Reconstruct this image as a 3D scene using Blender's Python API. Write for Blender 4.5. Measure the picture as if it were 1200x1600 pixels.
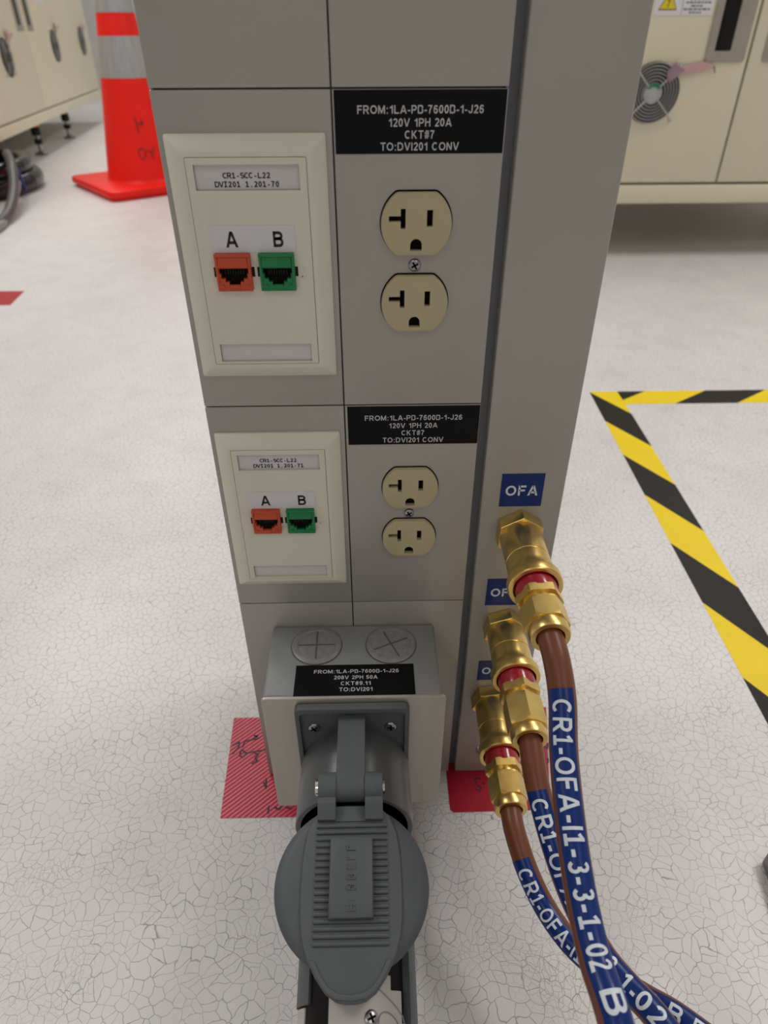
import bpy, bmesh, math, random
from mathutils import Vector, Matrix
from mathutils.geometry import tessellate_polygon

random.seed(7)
S = bpy.context.scene
for o in list(bpy.data.objects):
    bpy.data.objects.remove(o, do_unlink=True)
COL = S.collection
ZF = 0.4394          # the layout below measures z from the middle of the upper outlet; the floor is ZF lower

# ------------------------------------------------------------------ camera
cam_data = bpy.data.cameras.new('camera')
cam = bpy.data.objects.new('camera', cam_data)
COL.objects.link(cam)
S.camera = cam
right = Vector((0.99979381, -0.02002692, -0.00335445))
up = Vector((0.01443575, 0.58482312, 0.81103238))
fwd = Vector((0.01428072, 0.81091358, -0.58499164))
mw = Matrix((right, up, -fwd)).transposed().to_4x4()
mw.translation = Vector((0.02415857, -0.34910032, 0.09767707 + ZF))
cam.matrix_world = mw
cam_data.sensor_fit = 'VERTICAL'
cam_data.sensor_height = 24.0
cam_data.sensor_width = 18.0
cam_data.lens = 24.0 * 1051.53 / 1600.0
cam_data.clip_start = 0.01
cam_data.dof.use_dof = True
cam_data.dof.focus_distance = 0.41
cam_data.dof.aperture_fstop = 6.8

# ------------------------------------------------------------------ world, lamps, exposure
S.view_settings.view_transform = 'Standard'
S.view_settings.look = 'None'
S.view_settings.gamma = 1.0
S.view_settings.exposure = 0.0
S.view_settings.use_curve_mapping = False
W = bpy.data.worlds.new('world')
S.world = W
W.use_nodes = True
W.node_tree.nodes['Background'].inputs[0].default_value = (1, 1, 1, 1)
W.node_tree.nodes['Background'].inputs[1].default_value = 0.05

LAMPS = [(-1.9, 0.7, 24), (1.9, 0.7, 30), (-1.7, 2.4, 21), (1.7, 2.4, 19), (-1.7, 4.2, 22), (1.7, 4.2, 18),
         (-1.7, 6.2, 22), (1.7, 6.2, 18), (-1.2, -1.7, 8), (1.2, -1.7, 8)]
for lx, ly, le in LAMPS:
    ld = bpy.data.lights.new('ceiling_lamp', 'AREA')
    ld.shape = 'RECTANGLE'
    ld.size = 0.6
    ld.size_y = 1.2
    ld.energy = le
    ld.color = (1.0, 0.98, 0.962)
    lo = bpy.data.objects.new('ceiling_lamp', ld)
    COL.objects.link(lo)
    lo.location = (lx, ly, 2.72)


# ------------------------------------------------------------------ materials
def nodes_of(name):
    m = bpy.data.materials.new(name)
    m.use_nodes = True
    return m, m.node_tree, m.node_tree.nodes['Principled BSDF']


def mat(name, col, rough=0.5, metal=0.0, var=0.05, scale=60.0, bump=0.0, bscale=400.0, coat=0.0, stretch=None, spec=0.5,
        emit=None, rvar=0.0):
    """painted, moulded or metal surface with a little procedural tone and gloss variation"""
    m, nt, b = nodes_of(name)
    tc = nt.nodes.new('ShaderNodeTexCoord')
    src = tc.outputs['Object']
    if stretch:
        mp = nt.nodes.new('ShaderNodeMapping')
        mp.inputs['Scale'].default_value = stretch
        nt.links.new(src, mp.inputs['Vector'])
        src = mp.outputs['Vector']
    n = nt.nodes.new('ShaderNodeTexNoise')
    n.inputs['Scale'].default_value = scale
    n.inputs['Detail'].default_value = 4
    nt.links.new(src, n.inputs['Vector'])
    r = nt.nodes.new('ShaderNodeValToRGB')
    r.color_ramp.elements[0].position = 0.3
    r.color_ramp.elements[1].position = 0.7
    r.color_ramp.elements[0].color = tuple(c * (1 - var) for c in col) + (1,)
    r.color_ramp.elements[1].color = tuple(min(1, c * (1 + var)) for c in col) + (1,)
    nt.links.new(n.outputs['Fac'], r.inputs['Fac'])
    nt.links.new(r.outputs['Color'], b.inputs['Base Color'])
    b.inputs['Roughness'].default_value = rough
    b.inputs['Metallic'].default_value = metal
    b.inputs['Coat Weight'].default_value = coat
    b.inputs['Specular IOR Level'].default_value = spec
    if rvar:
        mr = nt.nodes.new('ShaderNodeMapRange')
        mr.inputs['To Min'].default_value = max(0.02, rough - rvar)
        mr.inputs['To Max'].default_value = rough + rvar
        nt.links.new(n.outputs['Fac'], mr.inputs['Value'])
        nt.links.new(mr.outputs['Result'], b.inputs['Roughness'])
    if bump:
        n2 = nt.nodes.new('ShaderNodeTexNoise')
        n2.inputs['Scale'].default_value = bscale
        n2.inputs['Detail'].default_value = 2
        nt.links.new(src, n2.inputs['Vector'])
        bp = nt.nodes.new('ShaderNodeBump')
        bp.inputs['Strength'].default_value = bump
        bp.inputs['Distance'].default_value = 0.001
        nt.links.new(n2.outputs['Fac'], bp.inputs['Height'])
        nt.links.new(bp.outputs['Normal'], b.inputs['Normal'])
    return m


def floor_material():
    """white sheet vinyl with thin irregular grey-blue crack-like veins"""
    m, nt, b = nodes_of('veined_white_vinyl')
    N, L = nt.nodes, nt.links
    tc = N.new('ShaderNodeTexCoord')
    warp = N.new('ShaderNodeTexNoise')
    warp.inputs['Scale'].default_value = 30
    warp.inputs['Detail'].default_value = 3
    L.new(tc.outputs['Object'], warp.inputs['Vector'])
    sub = N.new('ShaderNodeVectorMath'); sub.operation = 'SUBTRACT'
    sub.inputs[1].default_value = (0.5, 0.5, 0.5)
    L.new(warp.outputs['Color'], sub.inputs[0])
    scl = N.new('ShaderNodeVectorMath'); scl.operation = 'SCALE'
    scl.inputs['Scale'].default_value = 0.024
    L.new(sub.outputs[0], scl.inputs[0])
    add = N.new('ShaderNodeVectorMath'); add.operation = 'ADD'
    L.new(tc.outputs['Object'], add.inputs[0]); L.new(scl.outputs[0], add.inputs[1])
    vs = []
    for sc, w in ((124, 0.034), (205, 0.026)):
        v = N.new('ShaderNodeTexVoronoi')
        v.feature = 'DISTANCE_TO_EDGE'
        v.voronoi_dimensions = '2D'
        v.inputs['Scale'].default_value = sc
        L.new(add.outputs[0], v.inputs['Vector'])
        mr = N.new('ShaderNodeMapRange')
        mr.inputs['From Min'].default_value = w * 0.35
        mr.inputs['From Max'].default_value = w * 1.3
        mr.inputs['To Min'].default_value = 1.0
        mr.inputs['To Max'].default_value = 0.0
        L.new(v.outputs['Distance'], mr.inputs['Value'])
        k = N.new('ShaderNodeTexNoise')
        k.inputs['Scale'].default_value = 45 if sc < 150 else 16
        k.inputs['Detail'].default_value = 2
        L.new(tc.outputs['Object'], k.inputs['Vector'])
        kr = N.new('ShaderNodeMapRange')
        kr.inputs['From Min'].default_value = 0.30 if sc < 150 else 0.50
        kr.inputs['From Max'].default_value = 0.72 if sc < 150 else 0.70
        kr.inputs['To Min'].default_value = 0.32 if sc < 150 else 0.0
        kr.inputs['To Max'].default_value = 0.75
        L.new(k.outputs['Fac'], kr.inputs['Value'])
        mu = N.new('ShaderNodeMath'); mu.operation = 'MULTIPLY'
        L.new(mr.outputs['Result'], mu.inputs[0]); L.new(kr.outputs['Result'], mu.inputs[1])
        vs.append(mu.outputs[0])
    mx = N.new('ShaderNodeMath'); mx.operation = 'MAXIMUM'
    L.new(vs[0], mx.inputs[0]); L.new(vs[1], mx.inputs[1])
    cloud = N.new('ShaderNodeTexNoise')
    cloud.inputs['Scale'].default_value = 9
    L.new(tc.outputs['Object'], cloud.inputs['Vector'])
    base = N.new('ShaderNodeValToRGB')
    base.color_ramp.elements[0].position = 0.3
    base.color_ramp.elements[1].position = 0.7
    base.color_ramp.elements[0].color = (0.70, 0.672, 0.668, 1)
    base.color_ramp.elements[1].color = (0.755, 0.727, 0.722, 1)
    L.new(cloud.outputs['Fac'], base.inputs['Fac'])
    mix = N.new('ShaderNodeMix'); mix.data_type = 'RGBA'
    mix.inputs['B'].default_value = (0.06, 0.068, 0.085, 1)
    L.new(mx.outputs[0], mix.inputs['Factor'])
    L.new(base.outputs['Color'], mix.inputs['A'])
    L.new(mix.outputs['Result'], b.inputs['Base Color'])
    b.inputs['Roughness'].default_value = 0.38
    return m


def red_tape_material():
    """glossy red floor tape with fine raised diagonal ribs"""
    m, nt, b = nodes_of('ribbed_red_tape')
    N, L = nt.nodes, nt.links
    tc = N.new('ShaderNodeTexCoord')
    mp = N.new('ShaderNodeMapping')
    mp.inputs['Rotation'].default_value = (0, 0, math.radians(48))
    L.new(tc.outputs['Object'], mp.inputs['Vector'])
    w = N.new('ShaderNodeTexWave')
    w.wave_type = 'BANDS'
    w.bands_direction = 'X'
    w.inputs['Scale'].default_value = 95
    w.inputs['Distortion'].default_value = 0.0
    L.new(mp.outputs['Vector'], w.inputs['Vector'])
    r = N.new('ShaderNodeValToRGB')
    r.color_ramp.elements[0].position = 0.55
    r.color_ramp.elements[1].position = 0.98
    r.color_ramp.elements[0].color = (0.52, 0.012, 0.045, 1)
    r.color_ramp.elements[1].color = (0.62, 0.13, 0.17, 1)  # paler lines paint the gloss reflection along the ribs into the colour
    L.new(w.outputs['Fac'], r.inputs['Fac'])
    L.new(r.outputs['Color'], b.inputs['Base Color'])
    bp = N.new('ShaderNodeBump')
    bp.inputs['Strength'].default_value = 0.35
    bp.inputs['Distance'].default_value = 0.0006
    L.new(w.outputs['Fac'], bp.inputs['Height'])
    L.new(bp.outputs['Normal'], b.inputs['Normal'])
    b.inputs['Roughness'].default_value = 0.30
    return m


M = dict(
    floor=floor_material(),
    wall=mat('white_wall_paint', (0.70, 0.69, 0.67), 0.6, var=0.02, scale=3),
    ceiling=mat('white_ceiling_tile', (0.78, 0.78, 0.76), 0.8, var=0.02, scale=6),
    panel=mat('grey_anodised_panel', (0.40, 0.38, 0.345), 0.38, metal=0.25, var=0.035, scale=14, bump=0.04, bscale=900, rvar=0.05),
    frame=mat('dark_grey_frame', (0.10, 0.10, 0.105), 0.45, var=0.05),
    groove=mat('blue_grey_channel', (0.17, 0.175, 0.19), 0.4, metal=0.3, var=0.05),
    ivory=mat('ivory_plastic', (0.73, 0.70, 0.585), 0.42, var=0.015, scale=30, bump=0.03, bscale=1500),
    almond=mat('almond_plastic', (0.49, 0.425, 0.255), 0.38, var=0.02, scale=40),
    slot=mat('dark_slot', (0.008, 0.007, 0.006), 0.8, var=0.1, spec=0.05),
    paper=mat('label_paper', (0.70, 0.69, 0.70), 0.5, var=0.015, scale=50),
    clear=mat('window_paper', (0.66, 0.635, 0.64), 0.25, var=0.02, scale=80),
    ink=mat('black_ink', (0.012, 0.012, 0.013), 0.5, var=0.1),
    black_label=mat('black_label_tape', (0.004, 0.004, 0.005), 0.42, var=0.15, scale=30, spec=0.15),
    white_print=mat('white_print', (0.62, 0.62, 0.63), 0.45, var=0.02),
    blue_label=mat('blue_label_tape', (0.004, 0.026, 0.16), 0.28, var=0.06, scale=60, spec=0.3),
    blue_print=mat('pale_print', (0.66, 0.71, 0.77), 0.35, var=0.02),
    red_jack=mat('orange_red_plastic', (0.56, 0.072, 0.022), 0.42, var=0.03),
    green_jack=mat('green_plastic', (0.004, 0.20, 0.060), 0.42, var=0.03),
    steel=mat('zinc_steel', (0.36, 0.37, 0.38), 0.30, metal=1.0, var=0.08, scale=300),
    chrome=mat('bright_steel', (0.72, 0.70, 0.66), 0.16, metal=1.0, var=0.05, scale=200),
    box_grey=mat('dark_grey_box_paint', (0.25, 0.26, 0.253), 0.40, var=0.04, scale=40, bump=0.05, bscale=700, rvar=0.04),
    cover=mat('brushed_cover_metal', (0.47, 0.435, 0.385), 0.38, metal=0.5, var=0.05, scale=25, stretch=(4, 1, 0.5), rvar=0.05),
    knock=mat('translucent_grey_plug', (0.235, 0.235, 0.232), 0.32, var=0.13, scale=220),
    plastic_grey=mat('grey_moulded_plastic', (0.090, 0.100, 0.106), 0.50, var=0.04, scale=60, bump=0.10, bscale=1800, spec=0.35),
    plastic_shiny=mat('polished_grey_plastic', (0.100, 0.106, 0.110), 0.30, var=0.03, scale=60),
    bore=mat('black_bore', (0.008, 0.008, 0.009), 0.6, var=0.1),
    nylon=mat('white_nylon', (0.50, 0.475, 0.44), 0.38, var=0.03, scale=60),
    brass=mat('machined_brass', (0.82, 0.59, 0.205), 0.29, metal=1.0, var=0.025, scale=60, stretch=(1, 12, 1)),
    brass_hex=mat('tumbled_brass_hex', (0.80, 0.59, 0.20), 0.33, metal=1.0, var=0.06, scale=120, rvar=0.04, bump=0.03, bscale=900),  # slightly rougher, more mottled brass for the hex parts
    red_sleeve=mat('glossy_red_sleeve', (0.36, 0.008, 0.026), 0.2, var=0.05, scale=90, coat=0.5),
    hose=mat('red_brown_tubing', (0.165, 0.052, 0.022), 0.36, var=0.05, scale=50, spec=0.35),
    cone=mat('orange_red_cone_plastic', (0.86, 0.014, 0.008), 0.40, var=0.05, scale=12, spec=0.3),
    collar=mat('silver_reflective_collar', (0.40, 0.40, 0.41), 0.32, metal=0.35, var=0.10, scale=18, stretch=(6, 6, 0.6)),
    cream=mat('cream_cabinet_paint', (0.72, 0.66, 0.485), 0.38, var=0.02, scale=4, bump=0.03, bscale=300),
    cream_gap=mat('cabinet_gap', (0.52, 0.46, 0.35), 0.6, var=0.03),
    black=mat('black_plastic', (0.008, 0.007, 0.007), 0.45, var=0.1, spec=0.2),
    fan_back=mat('fan_dark_interior', (0.02, 0.021, 0.022), 0.6, var=0.2, scale=40),
    wire=mat('chromed_wire', (0.50, 0.49, 0.47), 0.40, metal=0.7, var=0.05),
    hub=mat('fan_hub_sticker', (0.40, 0.41, 0.41), 0.4, var=0.08, scale=60),
    hub_green=mat('green_sticker_band', (0.03, 0.20, 0.09), 0.4, var=0.08),
    handle=mat('satin_handle_plate', (0.37, 0.335, 0.28), 0.38, metal=0.3, var=0.05, scale=20),
    yellow=mat('yellow_floor_tape', (0.90, 0.655, 0.012), 0.42, var=0.03, scale=20, spec=0.25),
    tape_black=mat('black_floor_tape', (0.016, 0.014, 0.013), 0.45, var=0.08, scale=20, spec=0.2),
    red_tape=red_tape_material(),
    red_flat=mat('plain_red_tape', (0.40, 0.008, 0.026), 0.32, var=0.05, scale=20),
    marker=mat('dark_marker_ink', (0.03, 0.012, 0.03), 0.5, var=0.1),
    cone_marker=mat('faded_marker_ink', (0.20, 0.012, 0.010), 0.5, var=0.1),
    pink=mat('torn_pink_film', (0.58, 0.36, 0.35), 0.3, var=0.12, scale=30),
    mauve=mat('creased_mauve_film', (0.30, 0.19, 0.24), 0.3, var=0.2, scale=60),
    warn_yellow=mat('warning_yellow', (0.72, 0.58, 0.02), 0.4, var=0.02),
    rubber=mat('black_rubber_hose', (0.014, 0.014, 0.018), 0.22, var=0.1, scale=40),
    cable_grey=mat('grey_cable', (0.075, 0.072, 0.075), 0.42, var=0.08),
    cable_light=mat('pale_grey_cable', (0.24, 0.235, 0.22), 0.42, var=0.08),
    cable_blue=mat('blue_cable_tie', (0.012, 0.018, 0.14), 0.4, var=0.08),
    amber=mat('amber_cap', (0.65, 0.26, 0.03), 0.4, var=0.05),
    grey_metal=mat('worn_grey_metal', (0.20, 0.19, 0.185), 0.35, metal=0.6, var=0.15, scale=60),
)


# ------------------------------------------------------------------ mesh helpers
class MB:
    """gathers shapes in layout coordinates and links them as ONE mesh object"""

    def __init__(self, xf=None):
        self.v, self.f, self.mi = [], [], []
        self.xf = xf

    def add(self, vs, fs, mi=0):
        b = len(self.v)
        for p in vs:
            p = Vector(p)
            self.v.append(self.xf @ p if self.xf else p)
        for f in fs:
            self.f.append([b + i for i in f])
            self.mi.append(mi)
        return self

    def box(self, x0, x1, y0, y1, z0, z1, bev=0.0, seg=2, mi=0):
        bm = bmesh.new()
        bmesh.ops.create_cube(bm, size=1)
        for v in bm.verts:
            v.co = Vector(((x0 + x1) / 2 + v.co.x * (x1 - x0), (y0 + y1) / 2 + v.co.y * (y1 - y0), (z0 + z1) / 2 + v.co.z * (z1 - z0)))
        if bev:
            bmesh.ops.bevel(bm, geom=bm.edges[:], offset=bev, segments=seg, profile=0.5, affect='EDGES', clamp_overlap=True)
        self.bm(bm, mi)
        bm.free()
        return self

    def bm(self, bm, mi=0):
        bm.verts.index_update()
        self.add([v.co.copy() for v in bm.verts], [[v.index for v in f.verts] for f in bm.faces], mi)

    def loops(self, rings, cap0=True, cap1=True, mi=0):
        """loft through closed rings with the same point count"""
        n = len(rings[0])
        vs = [p for r in rings for p in r]
        fs = []
        for k in range(len(rings) - 1):
            for i in range(n):
                j = (i + 1) % n
                fs.append([k * n + i, k * n + j, (k + 1) * n + j, (k + 1) * n + i])
        if cap0:
            fs.append(list(range(n))[::-1])
        if cap1:
            fs.append([(len(rings) - 1) * n + i for i in range(n)])
        return self.add(vs, fs, mi)

    def lathe(self, prof, seg=48, o=(0, 0, 0), ax=(0, 0, 1), cap0=True, cap1=True, mi=0, ph=0.0):
        """prof: (distance along axis, radius)"""
        ax = Vector(ax).normalized()
        t = Vector((1, 0, 0)) if abs(ax.x) < 0.9 else Vector((0, 0, 1))
        u = (t - ax * t.dot(ax)).normalized()
        w = ax.cross(u)
        o = Vector(o)
        rings = []
        for d, r in prof:
            rings.append([o + ax * d + (u * math.cos(ph + 2 * math.pi * i / seg) + w * math.sin(ph + 2 * math.pi * i / seg)) * r for i in range(seg)])
        return self.loops(rings, cap0, cap1, mi)

    def tube(self, pts, r, seg=14, caps=True, mi=0):
        pts = [Vector(p) for p in pts]
        rings = []
        T0 = (pts[1] - pts[0]).normalized()
        ref = Vector((0, 0, 1)) if abs(T0.z) < 0.9 else Vector((1, 0, 0))
        N = (ref - T0 * ref.dot(T0)).normalized()
        for i, p in enumerate(pts):
            T = (pts[min(i + 1, len(pts) - 1)] - pts[max(i - 1, 0)]).normalized()
            N = (N - T * N.dot(T)).normalized()
            B = T.cross(N)
            rr = r[i] if isinstance(r, (list, tuple)) else r
            rings.append([p + (N * math.cos(2 * math.pi * k / seg) + B * math.sin(2 * math.pi * k / seg)) * rr for k in range(seg)])
        return self.loops(rings, caps, caps, mi)

    def prism(self, outer, d0, d1, plane, holes=(), bev=0.0, hole_depth=None, mi=0, back=True, hole_mi=None):
        """outline (2D) extruded from d0 (back) to d1 (front) on plane=(origin, u, v, n); holes go hole_depth deep"""
        o, u, v, n = [Vector(a) for a in plane]
        P = lambda p, d: o + u * p[0] + v * p[1] + n * d
        area = sum(outer[i][0] * outer[(i + 1) % len(outer)][1] - outer[(i + 1) % len(outer)][0] * outer[i][1] for i in range(len(outer)))
        if area < 0:
            outer = outer[::-1]
        hs = []
        for h in holes:
            a = sum(h[i][0] * h[(i + 1) % len(h)][1] - h[(i + 1) % len(h)][0] * h[i][1] for i in range(len(h)))
            hs.append(h if a < 0 else h[::-1])
        sg = 1 if d1 > d0 else -1
        front = inset(outer, bev) if bev else outer
        loops2 = [front] + hs
        flat = [p for l in loops2 for p in l]
        tris = tessellate_polygon([[Vector((p[0], p[1], 0)) for p in l] for l in loops2])
        fs = []
        for t in tris:
            a, b_, c = [flat[i] for i in t]
            s = (b_[0] - a[0]) * (c[1] - a[1]) - (c[0] - a[0]) * (b_[1] - a[1])
            fs.append(list(t) if s > 0 else list(t)[::-1])
        self.add([P(p, d1) for p in flat], fs, mi)
        rings = [[P(p, d0) for p in outer]]
        if bev:
            rings.append([P(p, d1 - sg * bev) for p in outer])
            k = len(outer)
            mid = inset(outer, bev * 0.3)
            rings.append([P(p, d1 - sg * bev * 0.3) for p in mid])
        rings.append([P(p, d1) for p in front])
        self.loops(rings, back, False, mi)
        hd = hole_depth if hole_depth is not None else abs(d1 - d0) * 0.95
        for h in hs:
            hh = h[::-1]
            nn = len(hh)
            vs = [P(p, d1) for p in hh] + [P(p, d1 - sg * hd) for p in hh]
            self.add(vs, [[i, nn + i, nn + (i + 1) % nn, (i + 1) % nn] for i in range(nn)], mi)
            self.add([P(p, d1 - sg * hd) for p in hh], [list(range(nn))], mi if hole_mi is None else hole_mi)
        return self

    def build(self, name, mats, parent=None, smooth=35, recalc=True):
        if not isinstance(mats, (list, tuple)):
            mats = [mats]
        me = bpy.data.meshes.new(name)
        root = Vector((0, 0, 0))
        if parent is not None:
            root = parent['_o'] if '_o' in parent else (0, 0, 0)
            root = Vector(root)
        own = Vector((0, 0, 0))
        if parent is None and self.v:
            xs = [p.x for p in self.v]; ys = [p.y for p in self.v]; zs = [p.z for p in self.v]
            own = Vector(((min(xs) + max(xs)) / 2, (min(ys) + max(ys)) / 2, min(zs)))
        off = root if parent is not None else own
        me.from_pydata([p - off for p in self.v], [], self.f)
        for m in mats:
            me.materials.append(m)
        for p, mi in zip(me.polygons, self.mi):
            p.material_index = mi
        bm = bmesh.new()
        bm.from_mesh(me)
        bmesh.ops.remove_doubles(bm, verts=bm.verts[:], dist=1e-7)
        if recalc:
            bmesh.ops.recalc_face_normals(bm, faces=bm.faces[:])
        bm.to_mesh(me)
        bm.free()
        if smooth:
            me.shade_smooth()
            me.set_sharp_from_angle(angle=math.radians(smooth))
        o = bpy.data.objects.new(name, me)
        COL.objects.link(o)
        if parent is not None:
            o.parent = parent
            o['_o'] = tuple(root)
        else:
            o.location = own + Vector((0, 0, ZF))
            o['_o'] = tuple(own)
        return o


def inset(poly, d):
    n = len(poly)
    out = []
    for i in range(n):
        p0, p1, p2 = Vector(poly[i - 1]), Vector(poly[i]), Vector(poly[(i + 1) % n])
        e1 = (p1 - p0).normalized()
        e2 = (p2 - p1).normalized()
        n1 = Vector((-e1.y, e1.x))
        n2 = Vector((-e2.y, e2.x))
        b = n1 + n2
        k = b.dot(n1)
        out.append(tuple(p1 + b * (d / k if abs(k) > 0.3 else d)))
    return out


def rect(x0, x1, y0, y1, r=0.0, seg=4):
    if not r:
        return [(x0, y0), (x1, y0), (x1, y1), (x0, y1)]
    pts = []
    for cx, cy, a in ((x1 - r, y0 + r, -90), (x1 - r, y1 - r, 0), (x0 + r, y1 - r, 90), (x0 + r, y0 + r, 180)):
        for k in range(seg + 1):
            t = math.radians(a + 90 * k / seg)
            pts.append((cx + r * math.cos(t), cy + r * math.sin(t)))
    return pts


def disc(cx, cy, r, n=32, a0=0.0):
    return [(cx + r * math.cos(a0 + 2 * math.pi * i / n), cy + r * math.sin(a0 + 2 * math.pi * i / n)) for i in range(n)]


def thing(name, loc, label, cat, group=None, kind=None):
    o = bpy.data.objects.new(name, None)
    o.empty_display_size = 0.02
    COL.objects.link(o)
    o.location = (loc[0], loc[1], loc[2] + ZF)
    o['_o'] = tuple(loc)
    return tag(o, label, cat, group, kind)


def tag(o, label, cat, group=None, kind=None):
    o['label'] = label
    o['category'] = cat
    if group:
        o['group'] = group
    if kind:
        o['kind'] = kind
    return o


def struct(o):
    o['kind'] = 'structure'
    return o


FRONT = lambda x=0, z=0, y=0: ((x, y, z), (1, 0, 0), (0, 0, 1), (0, -1, 0))     # plane facing the viewer
TOP = lambda x=0, y=0, z=0: ((x, y, z), (1, 0, 0), (0, 1, 0), (0, 0, 1))         # plane facing up

_tc = {}


def _arc(cx, cy, rx, ry, a0, a1, n=None):
    n = n or max(4, int(abs(a1 - a0) / 15))
    return [(cx + rx * math.cos(math.radians(a0 + (a1 - a0) * k / n)), cy + ry * math.sin(math.radians(a0 + (a1 - a0) * k / n))) for k in range(n + 1)]


def _glyph(ch, w, foot):
    """pen strokes (centre lines) and width of a plain grotesque letter, cap height 1, pen width w"""
    b, t, l = w / 2, 1 - w / 2, w / 2
    E_ = .2                                    # overshoot cut off at foot and cap line
    def R(W): return W - w / 2
    if ch == 'A':
        W = .94; m = W / 2
        k = (m - l) / 1.0
        return [[(l - k * E_, -E_), (m - .01, 1.0)], [(R(W) + k * E_, -E_), (m + .01, 1.0)], [(W * .24, .30), (W * .76, .30)]], W
    if ch == 'B':
        W = .80; r = R(W)
        return [[(l, 0), (l, 1)], [(l, b)] + [(r - .24, b)] + _arc(r - .24, (b + .53) / 2, .24, (.53 - b) / 2, -90, 90) + [(l, .53)],
                [(l, t)] + [(r - .27, t)] + _arc(r - .27, (t + .53) / 2, .235, (t - .53) / 2, 90, -90) + [(l, .53)]], W
    if ch == 'C':
        W = .88
        return [_arc(W / 2, .5, W / 2 - b, .5 - b, 48, 312)], W
    if ch == 'D':
        W = .86; r = R(W)
        return [[(l, 0), (l, 1)], [(l, b), (r - .38, b)] + _arc(r - .38, .5, .38, .5 - b, -90, 90) + [(l, t)]], W
    if ch == 'E':
        W = .72
        return [[(l, 0), (l, 1)], [(l, b), (W, b)], [(l, t), (W, t)], [(l, .53), (W * .93, .53)]], W
    if ch == 'F':
        W = .70
        return [[(l, 0), (l, 1)], [(l, t), (W, t)], [(l, .51), (W * .88, .51)]], W
    if ch == 'H':
        W = .80; r = R(W)
        return [[(l, 0), (l, 1)], [(r, 0), (r, 1)], [(l, .53), (r, .53)]], W
    if ch == 'I' and foot == 2:
        W = .56
        return [[(W / 2, 0), (W / 2, 1)], [(0, b), (W, b)], [(0, t), (W, t)]], W
    if ch == 'I':
        return [[(l, 0), (l, 1)]], w
    if ch == 'J':
        W = .60; r = R(W)
        return [[(r, 1), (r, .30)] + _arc(W / 2, .30, W / 2 - b, .30 - b, 0, -180)], W
    if ch == 'K':
        W = .86
        return [[(l, 0), (l, 1)], [(l, .32), (W * .80 + .18, 1.2)], [(W * .36, .52), (W * .86 + .16, -.2)]], W
    if ch == 'L':
        W = .70
        return [[(l, 1), (l, b), (W, b)]], W
    if ch == 'M':
        W = 1.0; r = R(W)
        return [[(l, 0), (l, 1)], [(r, 0), (r, 1)], [(l - .02, 1.1), (W / 2, .06)], [(r + .02, 1.1), (W / 2, .06)]], W
    if ch == 'N':
        W = .80; r = R(W)
        return [[(l, 0), (l, 1)], [(r, 0), (r, 1)], [(l - .03, 1.08), (r + .03, -.08)]], W
    if ch == 'O':
        W = .98
        return [_arc(W / 2, .5, W / 2 - b, .5 - b, 0, 360, 28)], W
    if ch == 'P':
        W = .76; r = R(W)
        return [[(l, 0), (l, 1)], [(l, t), (r - .27, t)] + _arc(r - .27, (t + .44) / 2, .27, (t - .44) / 2, 90, -90) + [(l, .44)]], W
    if ch == 'R':
        W = .86; r = R(W) - .06
        return [[(l, 0), (l, 1)], [(l, t), (r - .26, t)] + _arc(r - .26, (t + .46) / 2, .26, (t - .46) / 2, 90, -90) + [(l, .46)], [(W * .46, .46), (W - w * .55, 0), (W - w * .55 + .1, -.15)]], W
    if ch == 'S':
        W = .78; m = W / 2; q = (t - .5) / 2
        return [_arc(m, .5 + q, m - b - .02, q, 35, 270) [:-1] + _arc(m, .5 - q, m - b, q, 90, -145)], W
    if ch == 'T':
        W = .78
        return [[(0, t), (W, t)], [(W / 2, 0), (W / 2, t)]], W
    if ch == 'U':
        W = .80; r = R(W)
        return [[(l, 1), (l, .36)] + _arc(W / 2, .36, W / 2 - b, .36 - b, 180, 360) + [(r, 1)]], W
    if ch == 'V':
        W = .90; m = W / 2; k = (m - l)
        return [[(l - k * E_, 1 + E_), (m - .01, 0)], [(R(W) + k * E_, 1 + E_), (m + .01, 0)]], W
    if ch == '0':
        W = .62
        return [_arc(W / 2, .5, W / 2 - b, .5 - b, 0, 360, 24)], W
    if ch == '1':
        if foot:
            W = .58
            return [[(W / 2, 0), (W / 2, 1)], [(.02, .74), (W / 2, .93)], [(0, b), (W, b)]], W
        W = .52; r = R(W) - .04
        return [[(r, 0), (r, 1)], [(.06, .68), (r * .62, .78), (r, .97)]], W
    if ch == '2':
        W = .64; m = W / 2
        return [_arc(m, .69, m - b, .31 - b, 165, -20) + [(m + .02, .36), (l + .02, b), (l + .02, b)], [(0.02, b), (W, b)]], W
    if ch == '3':
        W = .62; m = W / 2
        return [_arc(m - .01, (t + .53) / 2, m - b - .02, (t - .53) / 2, 150, -90), _arc(m - .01, (b + .53) / 2, m - b + .01, (.53 - b) / 2, 90, -155)], W
    if ch == '5':
        W = .64; m = W / 2
        return [[(W * .92, t), (l + .07, t), (l + .02, .50)], [(l + .02, .53)] + _arc(m - .01, .33, m - b + .01, .33 - b, 130, -150)], W
    if ch == '6':
        W = .64; m = W / 2
        return [_arc(m, .32, m - b, .32 - b, 0, 360, 24), _arc(m + .02, .50, m - b + .02, .5 - b, 40, 205)], W
    if ch == '7':
        W = .62
        return [[(0, t), (W - .02, t)], [(W - w * .45, t), (W * .44, .42), (W * .34, 0), (W * .33, -.1)]], W
    if ch == '8':
        W = .64; m = W / 2
        return [_arc(m, (t + .53) / 2, m - b - .03, (t - .53) / 2, 0, 360, 22), _arc(m, (b + .53) / 2, m - b, (.53 - b) / 2, 0, 360, 24)], W
    if ch == '9':
        W = .64; m = W / 2
        return [_arc(m, .68, m - b, .32 - b, 0, 360, 24), _arc(m - .02, .50, m - b + .02, .5 - b, 220, 385)], W
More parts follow.
